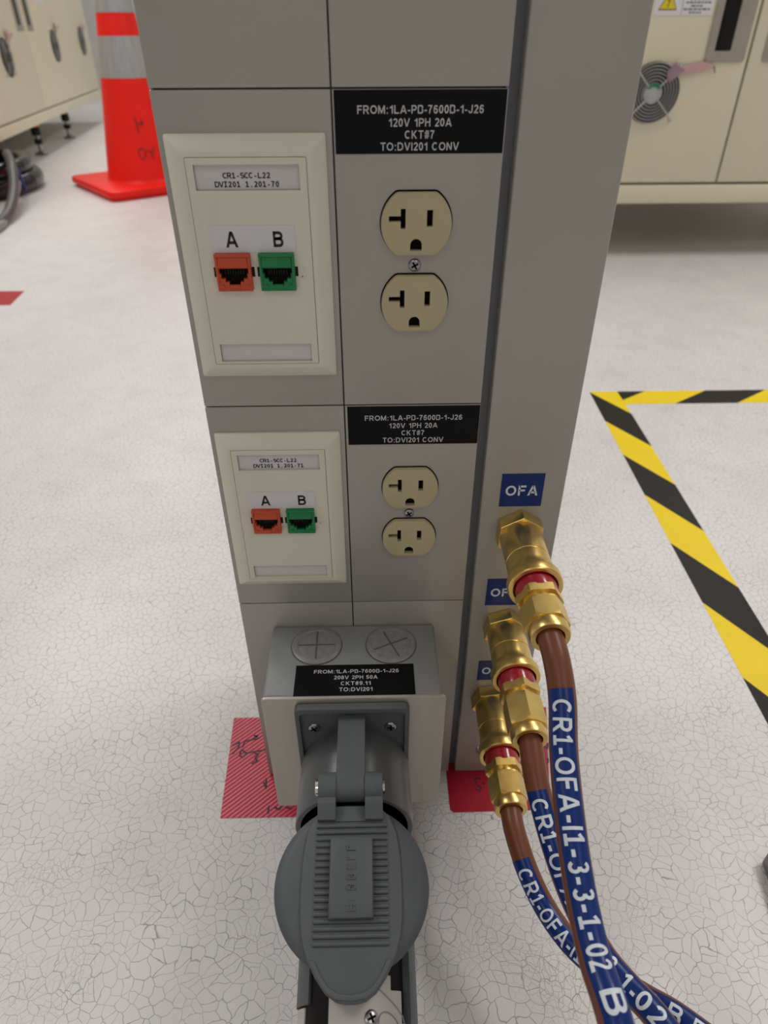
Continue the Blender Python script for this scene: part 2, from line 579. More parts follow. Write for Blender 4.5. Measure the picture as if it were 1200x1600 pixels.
    if ch == ':':
        W = w + .16; m = W / 2
        return [[(m, 0), (m, w)], [(m, .55), (m, .55 + w)]], W
    if ch == '.':
        return [[(l, 0), (l, w)]], w
    if ch == ',':
        return [[(l, 0), (l, w)]], w
    if ch == '-':
        return [[(0, .36), (.36, .36)]], .36
    if ch == '#':
        W = .68
        return [[(W * .22, -.1), (W * .40, 1.1)], [(W * .60, -.1), (W * .78, 1.1)], [(0, .66), (W, .66)], [(0, .34), (W, .34)]], W
    return [], .34


def _pen(pts, w):
    """quads of a mitred pen stroke"""
    P = [Vector(p) for p in pts]
    P = [p for i, p in enumerate(P) if i == 0 or (p - P[i - 1]).length > 1e-6]
    closed = len(P) > 3 and (P[0] - P[-1]).length < 1e-6
    n = len(P)
    L_, R_ = [], []
    for i in range(n):
        if closed:
            d0 = (P[i] - P[i - 1 if i else n - 2]).normalized()
            d1 = (P[i + 1 if i < n - 1 else 1] - P[i]).normalized()
        else:
            d0 = (P[i] - P[i - 1]).normalized() if i else (P[1] - P[0]).normalized()
            d1 = (P[i + 1] - P[i]).normalized() if i < n - 1 else d0
        n0, n1 = Vector((-d0.y, d0.x)), Vector((-d1.y, d1.x))
        m = n0 + n1
        k = m.dot(n0)
        off = m * (w / 2 / k) if k > .35 else n0 * (w / 2)
        L_.append(P[i] + off)
        R_.append(P[i] - off)
    return [[R_[i], R_[i + 1], L_[i + 1], L_[i]] for i in range(n - 1)]


def _clip(poly):
    for lo, sg in ((0.0, 1), (1.0, -1)):
        out = []
        for i in range(len(poly)):
            p, q = poly[i], poly[(i + 1) % len(poly)]
            fp, fq = (p[1] - lo) * sg, (q[1] - lo) * sg
            if fp >= 0:
                out.append(p)
            if fp * fq < 0:
                u = fp / (fp - fq)
                out.append((p[0] + (q[0] - p[0]) * u, p[1] + (q[1] - p[1]) * u))
        poly = out
        if len(poly) < 3:
            return None
    return poly


def glyphs(text, bold=0.0, mono=False, foot=False):
    """2D verts and faces of drawn lettering: x from 0, cap height 1, pen width 0.15 + bold"""
    key = (text, bold, mono, foot)
    if key in _tc:
        return _tc[key]
    w = .15 + bold
    V, F, x = [], [], 0.0
    for ch in text:
        st, W_ = _glyph(ch, w, 2 if mono else foot)
        x0 = x if not mono else x + (.80 - W_) / 2
        for s_ in st:
            for q in _pen(s_, w):
                q = _clip([(p[0], p[1]) for p in q])
                if q:
                    k = len(V)
                    V += [(p[0] + x0, p[1]) for p in q]
                    F.append(list(range(k, k + len(q))))
        if ch == ',':
            k = len(V)
            V += [(x0, 0), (x0 + w, 0), (x0 + w, w), (x0 + w * .3, -w * .9)]
            F.append([k, k + 1, k + 2])
            F.append([k, k + 3, k + 1])
        x += (W_ + .18) if not mono else .80
    m = min(p[0] for p in V)
    V = [(p[0] - m, p[1]) for p in V]
    _tc[key] = (V, F)
    return V, F


def lettering(mb, text, plane, x0, x1, y0, cap, d=0.0, bold=0.0, mono=False):
    """flat print from x0 to x1 with its foot at y0 and the given cap height on plane"""
    V, F = glyphs(text, bold, mono)
    w = max(p[0] for p in V)
    o, u, v, n = [Vector(a) for a in plane]
    mb.add([o + u * (x0 + p[0] / w * (x1 - x0)) + v * (y0 + p[1] * cap) + n * d for p in V], F)
    return mb


def raised(mb, text, plane, x0, x1, y0, cap, d0, d1, bold=0.0):
    """letters with side walls"""
    V, F = glyphs(text, bold)
    w = max(p[0] for p in V)
    o, u, v, n = [Vector(a) for a in plane]
    P = lambda p, d: o + u * (x0 + p[0] / w * (x1 - x0)) + v * (y0 + p[1] * cap) + n * d
    k = len(V)
    from collections import Counter
    ec = Counter()
    for f in F:
        for i in range(len(f)):
            ec[tuple(sorted((f[i], f[(i + 1) % len(f)])))] += 1
    sides = [[a, b, k + b, k + a] for (a, b), c in ec.items() if c == 1]
    mb.add([P(p, d1) for p in V] + [P(p, d0) for p in V], F + sides)
    return mb


def catmull(pts, n=10):
    P = [Vector(p) for p in pts]
    out = []
    for i in range(len(P) - 1):
        p0, p1, p2, p3 = P[max(i - 1, 0)], P[i], P[i + 1], P[min(i + 2, len(P) - 1)]
        for k in range(n):
            t = k / n
            out.append(0.5 * ((2 * p1) + (p2 - p0) * t + (2 * p0 - 5 * p1 + 4 * p2 - p3) * t * t + (3 * p1 - p0 - 3 * p2 + p3) * t ** 3))
    out.append(P[-1])
    return out


def stroke(mb, pts, w, plane, d=0.0):
    """flat pen stroke along 2D points"""
    o, u, v, n = [Vector(a) for a in plane]
    for i in range(len(pts) - 1):
        a, b = Vector(pts[i]), Vector(pts[i + 1])
        t = (b - a).normalized()
        s = Vector((-t.y, t.x)) * w / 2
        a2, b2 = a - t * w * 0.4, b + t * w * 0.4
        q = [a2 - s, b2 - s, b2 + s, a2 + s]
        dd = d + i * 2e-6
        mb.add([o + u * p.x + v * p.y + n * dd for p in q], [[0, 1, 2, 3]])
    return mb


def screw(parent, name, o, ax, r, h=0.0016, ang=0.3):
    """pan-head cross-recess screw"""
    mb = MB()
    mb.lathe([(0, r), (h * 0.45, r), (h * 0.8, r * 0.82), (h, r * 0.45), (h * 1.02, 0.0001)], 24, o, ax)
    s = mb.build(name, M['steel'], parent, 50)
    ax = Vector(ax).normalized()
    t = Vector((1, 0, 0))
    t = (t - ax * t.dot(ax)).normalized()
    b = ax.cross(t)
    u = t * math.cos(ang) + b * math.sin(ang)
    v = ax.cross(u)
    m2 = MB()
    for a_, b_ in ((0.62, 0.15), (0.15, 0.62)):
        m2.prism(rect(-a_ * r, a_ * r, -b_ * r, b_ * r), h * 0.5, h * 1.06, (o, u, v, ax))
    m2.build('cross_recess', M['slot'], s, 0)
    return s


# ------------------------------------------------------------------ the room
def slab(name, x0, x1, y0, y1, z0, z1, m):
    return struct(MB().box(x0, x1, y0, y1, z0 - ZF, z1 - ZF).build(name, m, None, 0))


fl = MB().add([(-5, -3, -ZF), (4, -3, -ZF), (4, 9, -ZF), (-5, 9, -ZF), (-5, -3, -ZF - .05), (4, -3, -ZF - .05), (4, 9, -ZF - .05), (-5, 9, -ZF - .05)],
              [[0, 1, 2, 3], [7, 6, 5, 4], [0, 4, 5, 1], [1, 5, 6, 2], [2, 6, 7, 3], [3, 7, 4, 0]])
struct(fl.build('floor', M['floor'], None, 0))
slab('ceiling', -5, 4, -3, 9, 2.8, 2.85, M['ceiling'])
slab('wall_left', -5.1, -5, -3, 9, 0, 2.8, M['wall'])
slab('wall_right', 4, 4.1, -3, 9, 0, 2.8, M['wall'])
slab('wall_back', -5, 4, 9, 9.1, 0, 2.8, M['wall'])
slab('wall_front', -5, 4, -3.1, -3, 0, 2.8, M['wall'])

# ------------------------------------------------------------------ service pedestal
XL, XS, XP, XQ, XR = -0.0720, 0.0077, 0.0863, 0.0921, 0.1437
H0, H1, H2 = 0.0758, -0.0784, -0.2322
ped = thing('service_pedestal', (0.036, 0.06, -ZF), 'tall grey metal service pedestal of stacked cover panels standing on white veined floor', 'pedestal', kind='thing')
MB().box(XL + .001, XP - .0005, 0.0022, 0.115, -ZF + .001, 0.53, .0005).build('frame', M['frame'], ped)
MB().box(XP - .0003, XQ + .0003, 0.0075, 0.1, -ZF + .001, 0.53).build('channel', M['groove'], ped)
zs = [-ZF + .0005, H2, H1, H0, 0.230, 0.384, 0.54]
g = 0.00035
for k in range(6):
    MB().box(XL, XS - g, 0.0, 0.002, zs[k] + g, zs[k + 1] - g, .0004, 2).build('cover_panel', M['panel'], ped)
    MB().box(XS + g, XP, 0.0, 0.002, zs[k] + g, zs[k + 1] - g, .0004, 2).build('cover_panel', M['panel'], ped)
MB().box(XL, XL + .002, 0.0022, 0.118, -ZF + .0005, .54, .0004).build('side_panel', M['panel'], ped)
MB().box(XP - .0018, XP, 0.0022, 0.0076, -ZF + .0005, .54).build('channel_lip', M['panel'], ped)
MB().box(XQ, XR, -0.0004, 0.118, -ZF + .0005, .54, .0012, 3).build('gas_panel', M['panel'], ped)
MB().box(XL, XR, 0, .118, .5402, .545, .001).build('top_cap', M['panel'], ped)
b = MB().lathe([(0, .0072), (.0012, .0072), (.003, .0058), (.0042, .0034), (.0046, .0001)], 28, (.1155, -.0004, -.4058), (0, -1, 0)).build('dome_bolt', M['chrome'], ped, 60)

# ------------------------------------------------------------------ black circuit labels and blue gas labels
def circuit_label(x0, x1, z0, z1, lines, label, plane=None, y=0.0):
    """lines: (text, centre x, width, foot z, cap height)"""
    pl = plane or FRONT(0, 0, y)
    n = Vector(pl[3])
    mb = MB().prism(rect(x0, x1, z0, z1), 0.00005, 0.0003, pl)
    root = mb.build('circuit_label', M['black_label'], None, 0)
    tag(root, label, 'label', 'black circuit labels')
    t = MB()
    for s, cx, w, fz, cap in lines:
        lettering(t, s, pl, cx - w / 2, cx + w / 2, fz, cap, 0.00038, bold=0.005)
    t.build('lettering', M['white_print'], root, 0, recalc=False)
    return root


L120 = [('FROM:1LA-PB-7600B-1-J26', .0474, .0566, .0660, .0033), ('120V 1PH 20A', .0474, .0284, .0609, .0033),
        ('CKT#7', .0472, .0134, .0561, .0033), ('TO:DVI201 CONV', .0474, .0360, .0513, .0033)]
circuit_label(.0088, .0857, .0500, .0752, L120, 'upper large black printed circuit label above the upper pair of almond sockets')
circuit_label(.0094, .0860, -.1043, -.0792, [(s, cx + .0003, w, fz - .1543, c) for s, cx, w, fz, c in L120],
              'lower black printed circuit label above the lower pair of almond sockets')


def gas_label(xc, z0, z1, label):
    pl = FRONT(0, 0, -.0004)
    root = MB().prism(rect(xc - .0134, xc + .0134, z0, z1), .00005, .0003, pl).build('gas_label', M['blue_label'], None, 0)
    tag(root, label, 'label', 'blue OFA labels')
    t = lettering(MB(), 'OFA', pl, xc - .0102, xc + .0102, (z0 + z1) / 2 - .0039, .0076, .0004, bold=.04)
    t.build('lettering', M['blue_print'], root, 0, recalc=False)


gas_label(.1168, -.1507, -.1262, 'fully visible blue OFA label above the top brass coupling')
gas_label(.1152, -.2370, -.2122, 'blue OFA label partly hidden by the top brass coupling, its A cut off')
gas_label(.1157, -.3170, -.2953, 'lowest blue OFA label showing only its first letter beside the middle coupling')

# ------------------------------------------------------------------ data faceplates
def faceplate(zc, code, label, jack_state):
    pc = -.0323
    root = thing('data_faceplate', (pc, 0, zc - .0585), label, 'faceplate', 'ivory data faceplates')
    x0, x1, z0, z1 = pc - .0367, pc + .0367, zc - .0588, zc + .0588
    R = lambda i, y: [(p[0], y, p[1]) for p in rect(x0 + i, x1 - i, z0 + i, z1 - i, .0012 if i < .004 else .0008, 3)]
    mb = MB()
    rings = [R(0, -.0001), R(0, -.0016), R(.0003, -.0021), R(.0066, -.0060), R(.0070, -.0061), R(.0088, -.0061), R(.0090, -.0057), R(.0090, -.003)]
    mb.loops(rings, True, True)
    mb.build('rim', M['ivory'], root, 30)
    ix0, ix1, iz0, iz1 = x0 + .0091, x1 - .0091, z0 + .0091, z1 - .0091
    holes = [rect(pc - .0242, pc + .0242, zc + .0360, zc + .0469), rect(pc - .0242, pc + .0242, zc - .0485, zc - .0385)]
    jz = zc - .0010
    for jx in (-.0436, -.0221):
        holes.append(rect(jx - .0101, jx + .0101, jz - .0024, jz + .0024))
    MB().prism(rect(ix0, ix1, iz0, iz1, .0008, 3), -.003, .0066, ((0, 0, 0), (1, 0, 0), (0, 0, 1), (0, -1, 0)), holes, bev=.0005, hole_depth=.0024, hole_mi=0).build('insert', M['ivory'], root, 30)
    pl = FRONT()
    # label windows with paper strips
    w1 = MB().box(pc - .0240, pc + .0240, -.0049, -.0043, zc + .0362, zc + .0467).build('label_window', M['clear'], root, 0)
    cap = .0025
    t = MB()
    lettering(t, 'CR1-SCC-L22', pl, -.0437, -.0218, zc + .0409, cap, .00505, bold=.045, mono=True)
    lettering(t, code, pl, -.0478, -.0180, zc + .0372, cap, .00505, bold=.045, mono=True)
    t.build('lettering', M['ink'], w1, 0, recalc=False)
    MB().box(pc - .0240, pc + .0240, -.0049, -.0043, zc - .0483, zc - .0387).build('label_window', M['clear'], root, 0)
    # A/B strip
    strip = MB().prism(rect(-.0530, -.0122, zc + .0083, zc + .0208), .00662, .0069, pl).build('port_label', M['paper'], root, 0)
    t = MB()
    lettering(t, 'A', pl, -.0459, -.0400, zc + .0108, .0073, .0070, bold=.04)
    lettering(t, 'B', pl, -.0229, -.0180, zc + .0108, .0073, .0070, bold=.04)
    t.build('lettering', M['ink'], strip, 0, recalc=False)
    # moulded port number
    raised(MB(), '2', pl, -.0106, -.0078, zc - .0040, .0055, .0064, .0069).build('moulded_number', M['ivory'], root, 0)
    for jx, mm, name in ((-.0436, 'red_jack', 'red'), (-.0221, 'green_jack', 'green')):
        m = M[mm]
        body = MB()
        opening = [(-.0072, .0022), (-.0072, -.0004), (-.0066, -.0004), (-.0066, -.0028), (-.0046, -.0028), (-.0046, -.0044), (-.0028, -.0044), (-.0028, -.0062),
                   (.0028, -.0062), (.0028, -.0044), (.0046, -.0044), (.0046, -.0028), (.0066, -.0028), (.0066, -.0004), (.0072, -.0004), (.0072, .0022)]
        op = [(jx + a, zc - .0009 + b) for a, b in opening]
        body.prism(rect(jx - .0087, jx + .0087, zc - .0099, zc + .0081, .0004, 2), .0064, .0090, pl, [op], bev=.0003, hole_depth=.0022)
        # upper sloped shutter with a framed edge
        body.prism(rect(jx - .0087, jx + .0087, zc + .0068, zc + .0081), .0090, .0098, pl, bev=.0002)
        for s in (-1, 1):
            body.prism(rect(jx + s * .0080 - .0006, jx + s * .0080 + .0006, zc - .0060, zc + .0068), .0090, .0096, pl, bev=.0002)
        body.loops([[(jx - .0073, -.0090, zc + .0016), (jx + .0073, -.0090, zc + .0016), (jx + .0073, -.0090, zc + .0067), (jx - .0073, -.0090, zc + .0067)],
                    [(jx - .0073, -.0099, zc + .0020), (jx + .0073, -.0099, zc + .0020), (jx + .0070, -.0092, zc + .0066), (jx - .0070, -.0092, zc + .0066)]])
        j = body.build('jack', m, root, 30)
        j['label'] = name + ' jack'
        MB().prism([(jx + a * .98, zc - .0009 + b * .98) for a, b in opening], .0066, .00695, pl).build('socket_opening', M['slot'], j, 0)
        pins = MB()
        for q in range(8):
            pins.box(jx - .0044 + q * .00125, jx - .0040 + q * .00125, -.0080, -.0071, zc - .0018, zc + .0004)
        pins.build('contact_pins', M['bore'], j, 0)
        lug = MB()
        for s in (-1, 1):
            lug.prism(disc(jx + s * .0061, zc - .0077, .0011, 14), .0088, .0095, pl)
        lug.box(jx - .0026, jx + .0026, -.0094, -.0078, zc - .0092, zc - .0066, .0003)
        lug.build('lug', m, j, 40)
        for s in (-1, 1):
            MB().box(jx + s * .0094 - .0006, jx + s * .0094 + .0006, -.0066, -.0043, zc - .0030, zc + .0010).build('side_clip', M['black'], j, 0)
    return root


faceplate(0.0, 'DVI201 1.201-70', 'larger upper ivory data faceplate with red A and green B jacks, code ending 70', 70)
faceplate(-.1537, 'DVI201 1.201-71', 'lower ivory data faceplate with red A and green B jacks, code ending 71', 71)

# ------------------------------------------------------------------ duplex sockets
def duplex(zc, label):
    xc = .0466
    root = thing('duplex_socket', (xc, 0, zc - .034), label, 'power outlet', 'almond duplex sockets')
    pl = FRONT()
    for s in (1, -1):
        cz = zc + s * .01945
        out = []
        for i in range(72):
            a = 2 * math.pi * i / 72
            x, z = .0173 * math.cos(a), .0173 * math.sin(a)
            out.append((x, max(-.0145, min(.0145, z))))
        # drop duplicate flats
        cl = []
        for p in out:
            if len(cl) >= 2 and abs(cl[-1][1] - p[1]) < 1e-9 and abs(cl[-2][1] - p[1]) < 1e-9:
                cl[-1] = p
            else:
                cl.append(p)
        out = [(xc + p[0], cz + p[1]) for p in cl]
        T = [(-.0134, .0016), (-.0077, .0016), (-.0077, -.0017), (-.0053, -.0017), (-.0053, .0074), (-.0077, .0074), (-.0077, .0041), (-.0134, .0041)]
        Rr = [(.0050, -.0008), (.0079, -.0008), (.0079, .0068), (.0050, .0068)]
        G = [(-.0029, -.0120), (.0029, -.0120)] + [(.0029 * math.cos(a), -.0093 + .0029 * math.sin(a)) for a in [math.pi * k / 10 for k in range(11)]]
        hs = [[(xc + a, cz + b) for a, b in h] for h in (T, Rr, G)]
        f = MB().prism(out, .0002, .0032, pl, hs, bev=.0009, hole_depth=.0029).build('socket_face', M['almond'], root, 30)
        gl = MB()
        for h in hs:
            gl.prism(inset(h if sum(h[i][0] * h[(i + 1) % len(h)][1] - h[(i + 1) % len(h)][0] * h[i][1] for i in range(len(h))) > 0 else h[::-1], .00005), .00032, .00045, pl)
        gl.build('slot', M['slot'], f, 0)
        MB().prism([(xc + (p[0] - xc) * 1.03, cz + .0003 + (p[1] - cz) * 1.035) for p in out], .00002, .00012, pl).build('shadow_gap', M['slot'], f, 0)  # thin dark sheet painted in as the shadow around the face edge
    screw(root, 'screw', Vector((xc - .0003, -.0001, zc - .0002)), (0, -1, 0), .0031, .0017, .5)


duplex(0.0, 'larger upper almond duplex socket on the grey pedestal with four dark slots')
duplex(-.1546, 'lower almond duplex socket on the grey pedestal just above the junction box')

# ------------------------------------------------------------------ junction box
BX0, BX1, BT, BB, BF = -.0502, .0662, -.2546, -.376, -.0655
jb = thing('junction_box', (.0072, -.03, BB), 'dark grey metal junction box bolted low on the pedestal with two round plugs on top', 'junction box')
MB().box(BX0, BX1, BF + .0015, -.0003, BB, BT, .0022, 3).build('housing', M['box_grey'], jb)
cv = MB()
cv.prism(rect(-.0512, .0692, BB - .002, BT + .0002, .0025, 4), BF * -1 - .0013, BF * -1 + .0006, FRONT(), bev=.0005)
cv.build('cover_plate', M['cover'], jb, 35)
for kx, an in ((-.0176, 0.0), (.0345, 0.42)):
    kp = MB()
    kp.lathe([(0, .0174), (.0009, .0174), (.0014, .0168), (.0014, .0136), (.0010, .0132), (.0010, .0001)], 48, (kx, -.0201, BT), (0, 0, 1))
    k = kp.build('knockout_plug', M['knock'], jb, 40)
    cr = MB()
    c, s = math.cos(an), math.sin(an)
    pl = ((kx, -.0201, BT), (c, s, 0), (-s, c, 0), (0, 0, 1))
    cr.prism(rect(-.0128, .0128, -.0005, .0005), .0009, .00125, pl)
    cr.prism(rect(-.0005, .0005, -.0128, .0128), .0009, .00128, pl)
    cr.build('cross_slot', M['frame'], k, 0)
    rg = MB()
    rg.lathe([(0.00002, .0174), (0.00002, .0180), (.0003, .0180), (.0003, .0174)], 48, (kx, -.0201, BT), (0, 0, 1), False, False)
    rg.build('gasket', M['frame'], k, 0)
circuit_label(-.0303, .0492, -.0641, -.0381,
              [('FROM:1LA-PB-7600B-1-J26', .0105, .0569, -.0455, .0031), ('208V 2PH 50A', .0102, .0290, -.0507, .0031),
               ('CKT#9,11', .0102, .0197, -.0557, .0031), ('TO:DVI201', .0103, .0218, -.0607, .0031)],
              'black printed circuit label lying on top of the grey junction box', TOP(0, 0, BT))

# ------------------------------------------------------------------ flanged socket with lift lid
CX = .0083
fs = thing('flanged_socket', (CX, -.067, -.374), 'grey weatherproof flanged power socket with round ribbed lift lid on the junction box', 'power socket')
yf = -BF + .0012
pl = FRONT()
FX0, FX1, FT, FB = -.0296, .0452, -.2585, -.3745
MB().prism(rect(FX0, FX1, FB, FT, .004, 5), yf + .0001, yf + .0022, pl, bev=.0008).build('flange', M['plastic_grey'], fs, 35)
rim = MB()
rim.prism(rect(FX0, FX1, FB, FT, .004, 5), yf + .0022, yf + .0052, pl, [rect(FX0 + .0030, FX1 - .0030, FB + .0035, FT - .0040, .003, 4)], bev=.0008, hole_depth=.0027)
rim.build('flange_rim', M['plastic_grey'], fs, 35)
for sx in (-.0180, .0330):
    screw(fs, 'screw', Vector((sx, -yf - .0022, -.2800)), (0, -1, 0), .0041, .0019, .9 + sx * 20)
    screw(fs, 'screw', Vector((sx, -yf - .0022, -.3540)), (0, -1, 0), .0041, .0019, .2 + sx * 30)
CZ, CR = -.3215, .0372
y0 = -yf - .0020
yr = -.1165
prof = [(0, CR + .0003), (.004, CR), (-yr + y0 - .0012, CR + .0008), (-yr + y0 - .0003, CR + .0004), (-yr + y0, CR - .0008), (-yr + y0 - .0004, CR - .0026), (0.012, CR - .0034), (0.011, .0001)]
MB().lathe(prof, 72, (CX, y0, CZ), (0, -1, 0), True, False).build('collar', M['plastic_shiny'], fs, 45)
lin = MB()
lin.lathe([(0.0125, CR - .0040), (-yr + y0 - .0008, CR - .0028)], 72, (CX, y0, CZ), (0, -1, 0), False, False)
lin.lathe([(0.0122, CR - .004), (0.0126, .0001)], 72, (CX, y0, CZ), (0, -1, 0), False, False)
lin.build('bore_lining', M['bore'], fs, 45)
# hinge bracket: flat arm ending in a knuckle
HY, HZ, HR = -.1160, -.2752, .0084
br = MB()
sec = [(-yf * -1 * -1, 0)]
arm = [(y0, HZ + HR), (HY, HZ + HR)] + [(HY - HR * math.sin(a), HZ + HR * math.cos(a)) for a in [math.pi * k / 12 for k in range(1, 13)]] + [(y0, HZ - HR)]
br.prism(arm, -.0012, .0160, ((0, 0, 0), (0, 1, 0), (0, 0, 1), (1, 0, 0)), bev=.0)
br.build('hinge_bracket', M['plastic_grey'], fs, 35)
pin = MB()
pin.lathe([(0, .0001), (0, .0040), (.0004, .0046), (.0018, .0048), (.0022, .0042), (.0022, .0022), (.0407, .0022), (.0407, .0040), (.0418, .0040), (.0420, .0001)], 24, (-.0138, HY, HZ), (1, 0, 0))
pin.build('hinge_pin', M['chrome'], fs, 40)
# lid, built in its own tilted frame: X right, Y along the lid away from the hinge, Z out of the lid's face
sl = math.radians(15)
lidM = Matrix(((1, 0, 0, .0084), (0, -math.cos(sl), -math.sin(sl), -.1236), (0, -math.sin(sl), math.cos(sl), -.2772), (0, 0, 0, 1)))
LP = ((0, 0, 0), (1, 0, 0), (0, 1, 0), (0, 0, 1))
LC, LR = .0446, .0434


def lid_outline(rr, grow=0.0):
    pts = []
    for i in range(120):
        a = 2 * math.pi * i / 120
        pts.append((rr * math.sin(a), LC - rr * math.cos(a)))
    return pts


ld = MB(lidM)
ri = [[(p[0], p[1], -.0095) for p in lid_outline(LR - .0012)], [(p[0], p[1], -.0068) for p in lid_outline(LR)], [(p[0], p[1], -.0052) for p in lid_outline(LR)],
      [(p[0], p[1], -.0030) for p in lid_outline(LR - .0028)], [(p[0], p[1], -.0022) for p in lid_outline(LR - .0058)], [(p[0], p[1], -.0012) for p in lid_outline(LR - .0140)]]
ld.loops(ri)
lid = ld.build('lid', M['plastic_grey'], fs, 40)
tg = MB(lidM)
half = [(.0150, .0030), (.0215, .0085), (.0258, .0180), (.0277, .0310), (.0282, .0480), (.0278, .0610), (.0266, .0690), (.0246, .0755), (.0228, .0795), (.0186, .0870), (.0132, .0938), (.0078, .0971), (.0034, .0982)]
outl = half + [(-x, y) for x, y in half[::-1]]
tg.prism(outl, -.0090, .0004, LP, bev=.0009)
tg.build('raised_tongue', M['plastic_grey'], lid, 40)
lip = MB(lidM)
inner = [(.0142, .0800), (.0118, .0862), (.0088, .0912), (.0052, .0940), (0, .0947)]
oo = [(.0168, .0795), (.0136, .0868), (.0100, .0932), (.0060, .0963), (0, .0972)]
lp = inner + [(-x, y) for x, y in inner[::-1][1:]] + [(-x, y) for x, y in oo[:-1]] + oo[::-1]
lp = [(.0168, .0795), (.0136, .0868), (.0100, .0932), (.0060, .0963), (0, .0972), (-.0060, .0963), (-.0100, .0932), (-.0136, .0868), (-.0168, .0795),
      (-.0146, .0800), (-.0120, .0860), (-.0090, .0910), (-.0052, .0938), (0, .0946), (.0052, .0938), (.0090, .0910), (.0120, .0860), (.0146, .0800)]
lp = [(x * 1.30, y) for x, y in lp]
lip.prism(lp, .0002, .0014, LP, bev=.0004)
lip.build('thumb_lip', M['plastic_grey'], lid, 40)
rb = MB(lidM)
nr = 18
for k in range(nr):
    yy = .0142 + k * .0584 / (nr - 1)
    sec = [(yy + .00128 * math.cos(a), .0003 + .0016 * math.sin(a)) for a in [math.pi * q / 8 for q in range(9)]]
    rb.loops([[(x, p[0], p[1]) for p in sec] for x in (-.0204, .0204)])
rb.build('grip_ribs', M['plastic_grey'], lid, 50)
hd = MB(lidM)
prof = [(.0212, .0012), (.0215, .0036), (.0236, .0046), (.0300, .0058), (.0410, .0066), (.0520, .0066), (.0585, .0060), (.0612, .0048), (.0618, .0030), (.0616, .0006)]
low = [(p[0], .0004) for p in prof]
R2 = []
for x, k in ((-.0121, .82), (-.0116, .96), (-.0108, 1.0), (.0108, 1.0), (.0116, .96), (.0121, .82)):
    R2.append([(x, p[0] if 0 < i < len(prof) - 1 else p[0], .0004 + (p[1] - .0004) * k) for i, p in enumerate(prof)])
hd.loops(R2)
h = hd.build('pull_grip', M['plastic_grey'], lid, 40)
hp = ((-.0005, .0595, 0), (0, -1, 0), (1, 0, 0), (0, 0, 1))
ltr = MB(lidM)
word = 'HUBBELL'
for i, ch in enumerate(word):
    yy = .0583 - i * .0050
    # follow the gentle crown of the grip
    zt = .0066 if .040 < yy < .053 else (.0062 if yy >= .053 else .0062 - (.040 - yy) * .04)
    raised(ltr, ch, ((0, yy, 0), (0, -1, 0), (1, 0, 0), (0, 0, 1)), 0, .0032 if ch != 'L' else .0026, -.0026, .0052, .0048, zt + .0005)
ltr.build('raised_lettering', M['plastic_grey'], lid, 0)
am = MB(lidM)
for xa, xb in ((-.0200, -.0096), (.0078, .0182)):
    cy, cz, r = -.0076, .0010, .0086
    sec = [(cy + r * math.cos(a), cz + r * math.sin(a)) for a in [math.radians(215 - 9.5 * q) for q in range(20)]]
    sec += [(.0030, .0066), (.0112, .0030), (.0118, .0010), (.0118, -.0060), (.0, -.0060)]
    am.prism([(p[0], p[1]) for p in sec], xa, xb, ((0, 0, 0), (0, 1, 0), (0, 0, 1), (1, 0, 0)))
am.prism([(.0035, -.004), (.0118, -.004), (.0118, .0012), (.0035, -.0008)], -.0100, .0080, ((0, 0, 0), (0, 1, 0), (0, 0, 1), (1, 0, 0)))
am.build('hinge_arms', M['plastic_grey'], lid, 35)

# ------------------------------------------------------------------ plug pushed into the socket
ps = math.radians(13)
PD, PN = Vector((0, -math.cos(ps), -math.sin(ps))), Vector((0, -math.sin(ps), math.cos(ps)))
PO = Vector((.0106, -.1168, -.3262))
plug = thing('power_plug', (PO.x, PO.y - .05, PO.z - .05), 'white and black round power plug pushed into the grey flanged socket under its lid', 'plug')


def patch(mb, a0, a1, s0, s1, r0, r1, n=24, pts=None):
    """curved shell on the plug's cylinder between two angles (radians from the top, right positive)"""
    rings = []
    for s, f in ((s0, 0), (s1, 1)):
        out = [PO + PD * s + (Vector((1, 0, 0)) * math.sin(a0 + (a1 - a0) * k / n) + PN * math.cos(a0 + (a1 - a0) * k / n)) * r1 for k in range(n + 1)]
        inn = [PO + PD * s + (Vector((1, 0, 0)) * math.sin(a0 + (a1 - a0) * k / n) + PN * math.cos(a0 + (a1 - a0) * k / n)) * r0 for k in range(n, -1, -1)]
        rings.append(out + inn)
    mb.loops(rings)
    return mb


cm = MB().lathe([(0.0, .0285), (.060, .0292), (.105, .0292), (.110, .0280), (.150, .0270), (.152, .0001)], 56, PO, PD)
cm.build('core', M['black'], plug, 40)
sh = MB()
patch(sh, -2.6, -.86, .058, .0915, .0285, .0338)
sh.build('grip_shell', M['plastic_grey'], plug, 40)
sh = MB()
patch(sh, 1.06, 2.6, .058, .1010, .0285, .0335)
sh.build('grip_shell', M['plastic_grey'], plug, 40)
nb = MB()
patch(nb, -2.6, -1.0, .0925, .150, .0292, .0330)
patch(nb, -.46, .40, .060, .150, .0292, .0320)
patch(nb, .40, .62, .080, .150, .0292, .0320)
patch(nb, .62, .86, .0865, .150, .0292, .0320)
patch(nb, .86, 1.06, .1005, .150, .0292, .0320)
patch(nb, 1.06, 2.9, .1025, .150, .0292, .0320)
nb.build('nylon_body', M['nylon'], plug, 40)
st = MB()
patch(st, -1.0, -.46, .050, .150, .0292, .0322)
st.build('black_strap', M['black'], plug, 40)
lg = MB()
sp = lambda a, s, r=.0317: PO + PD * s + (Vector((1, 0, 0)) * math.sin(a) + PN * math.cos(a)) * r
ell = [sp(.62 + .24 * math.cos(t), .1045 + .0075 * math.sin(t) + .004 * math.cos(t), .0321) for t in [2 * math.pi * k / 36 for k in range(37)]]
lg.tube(ell, .00035, 6, True)
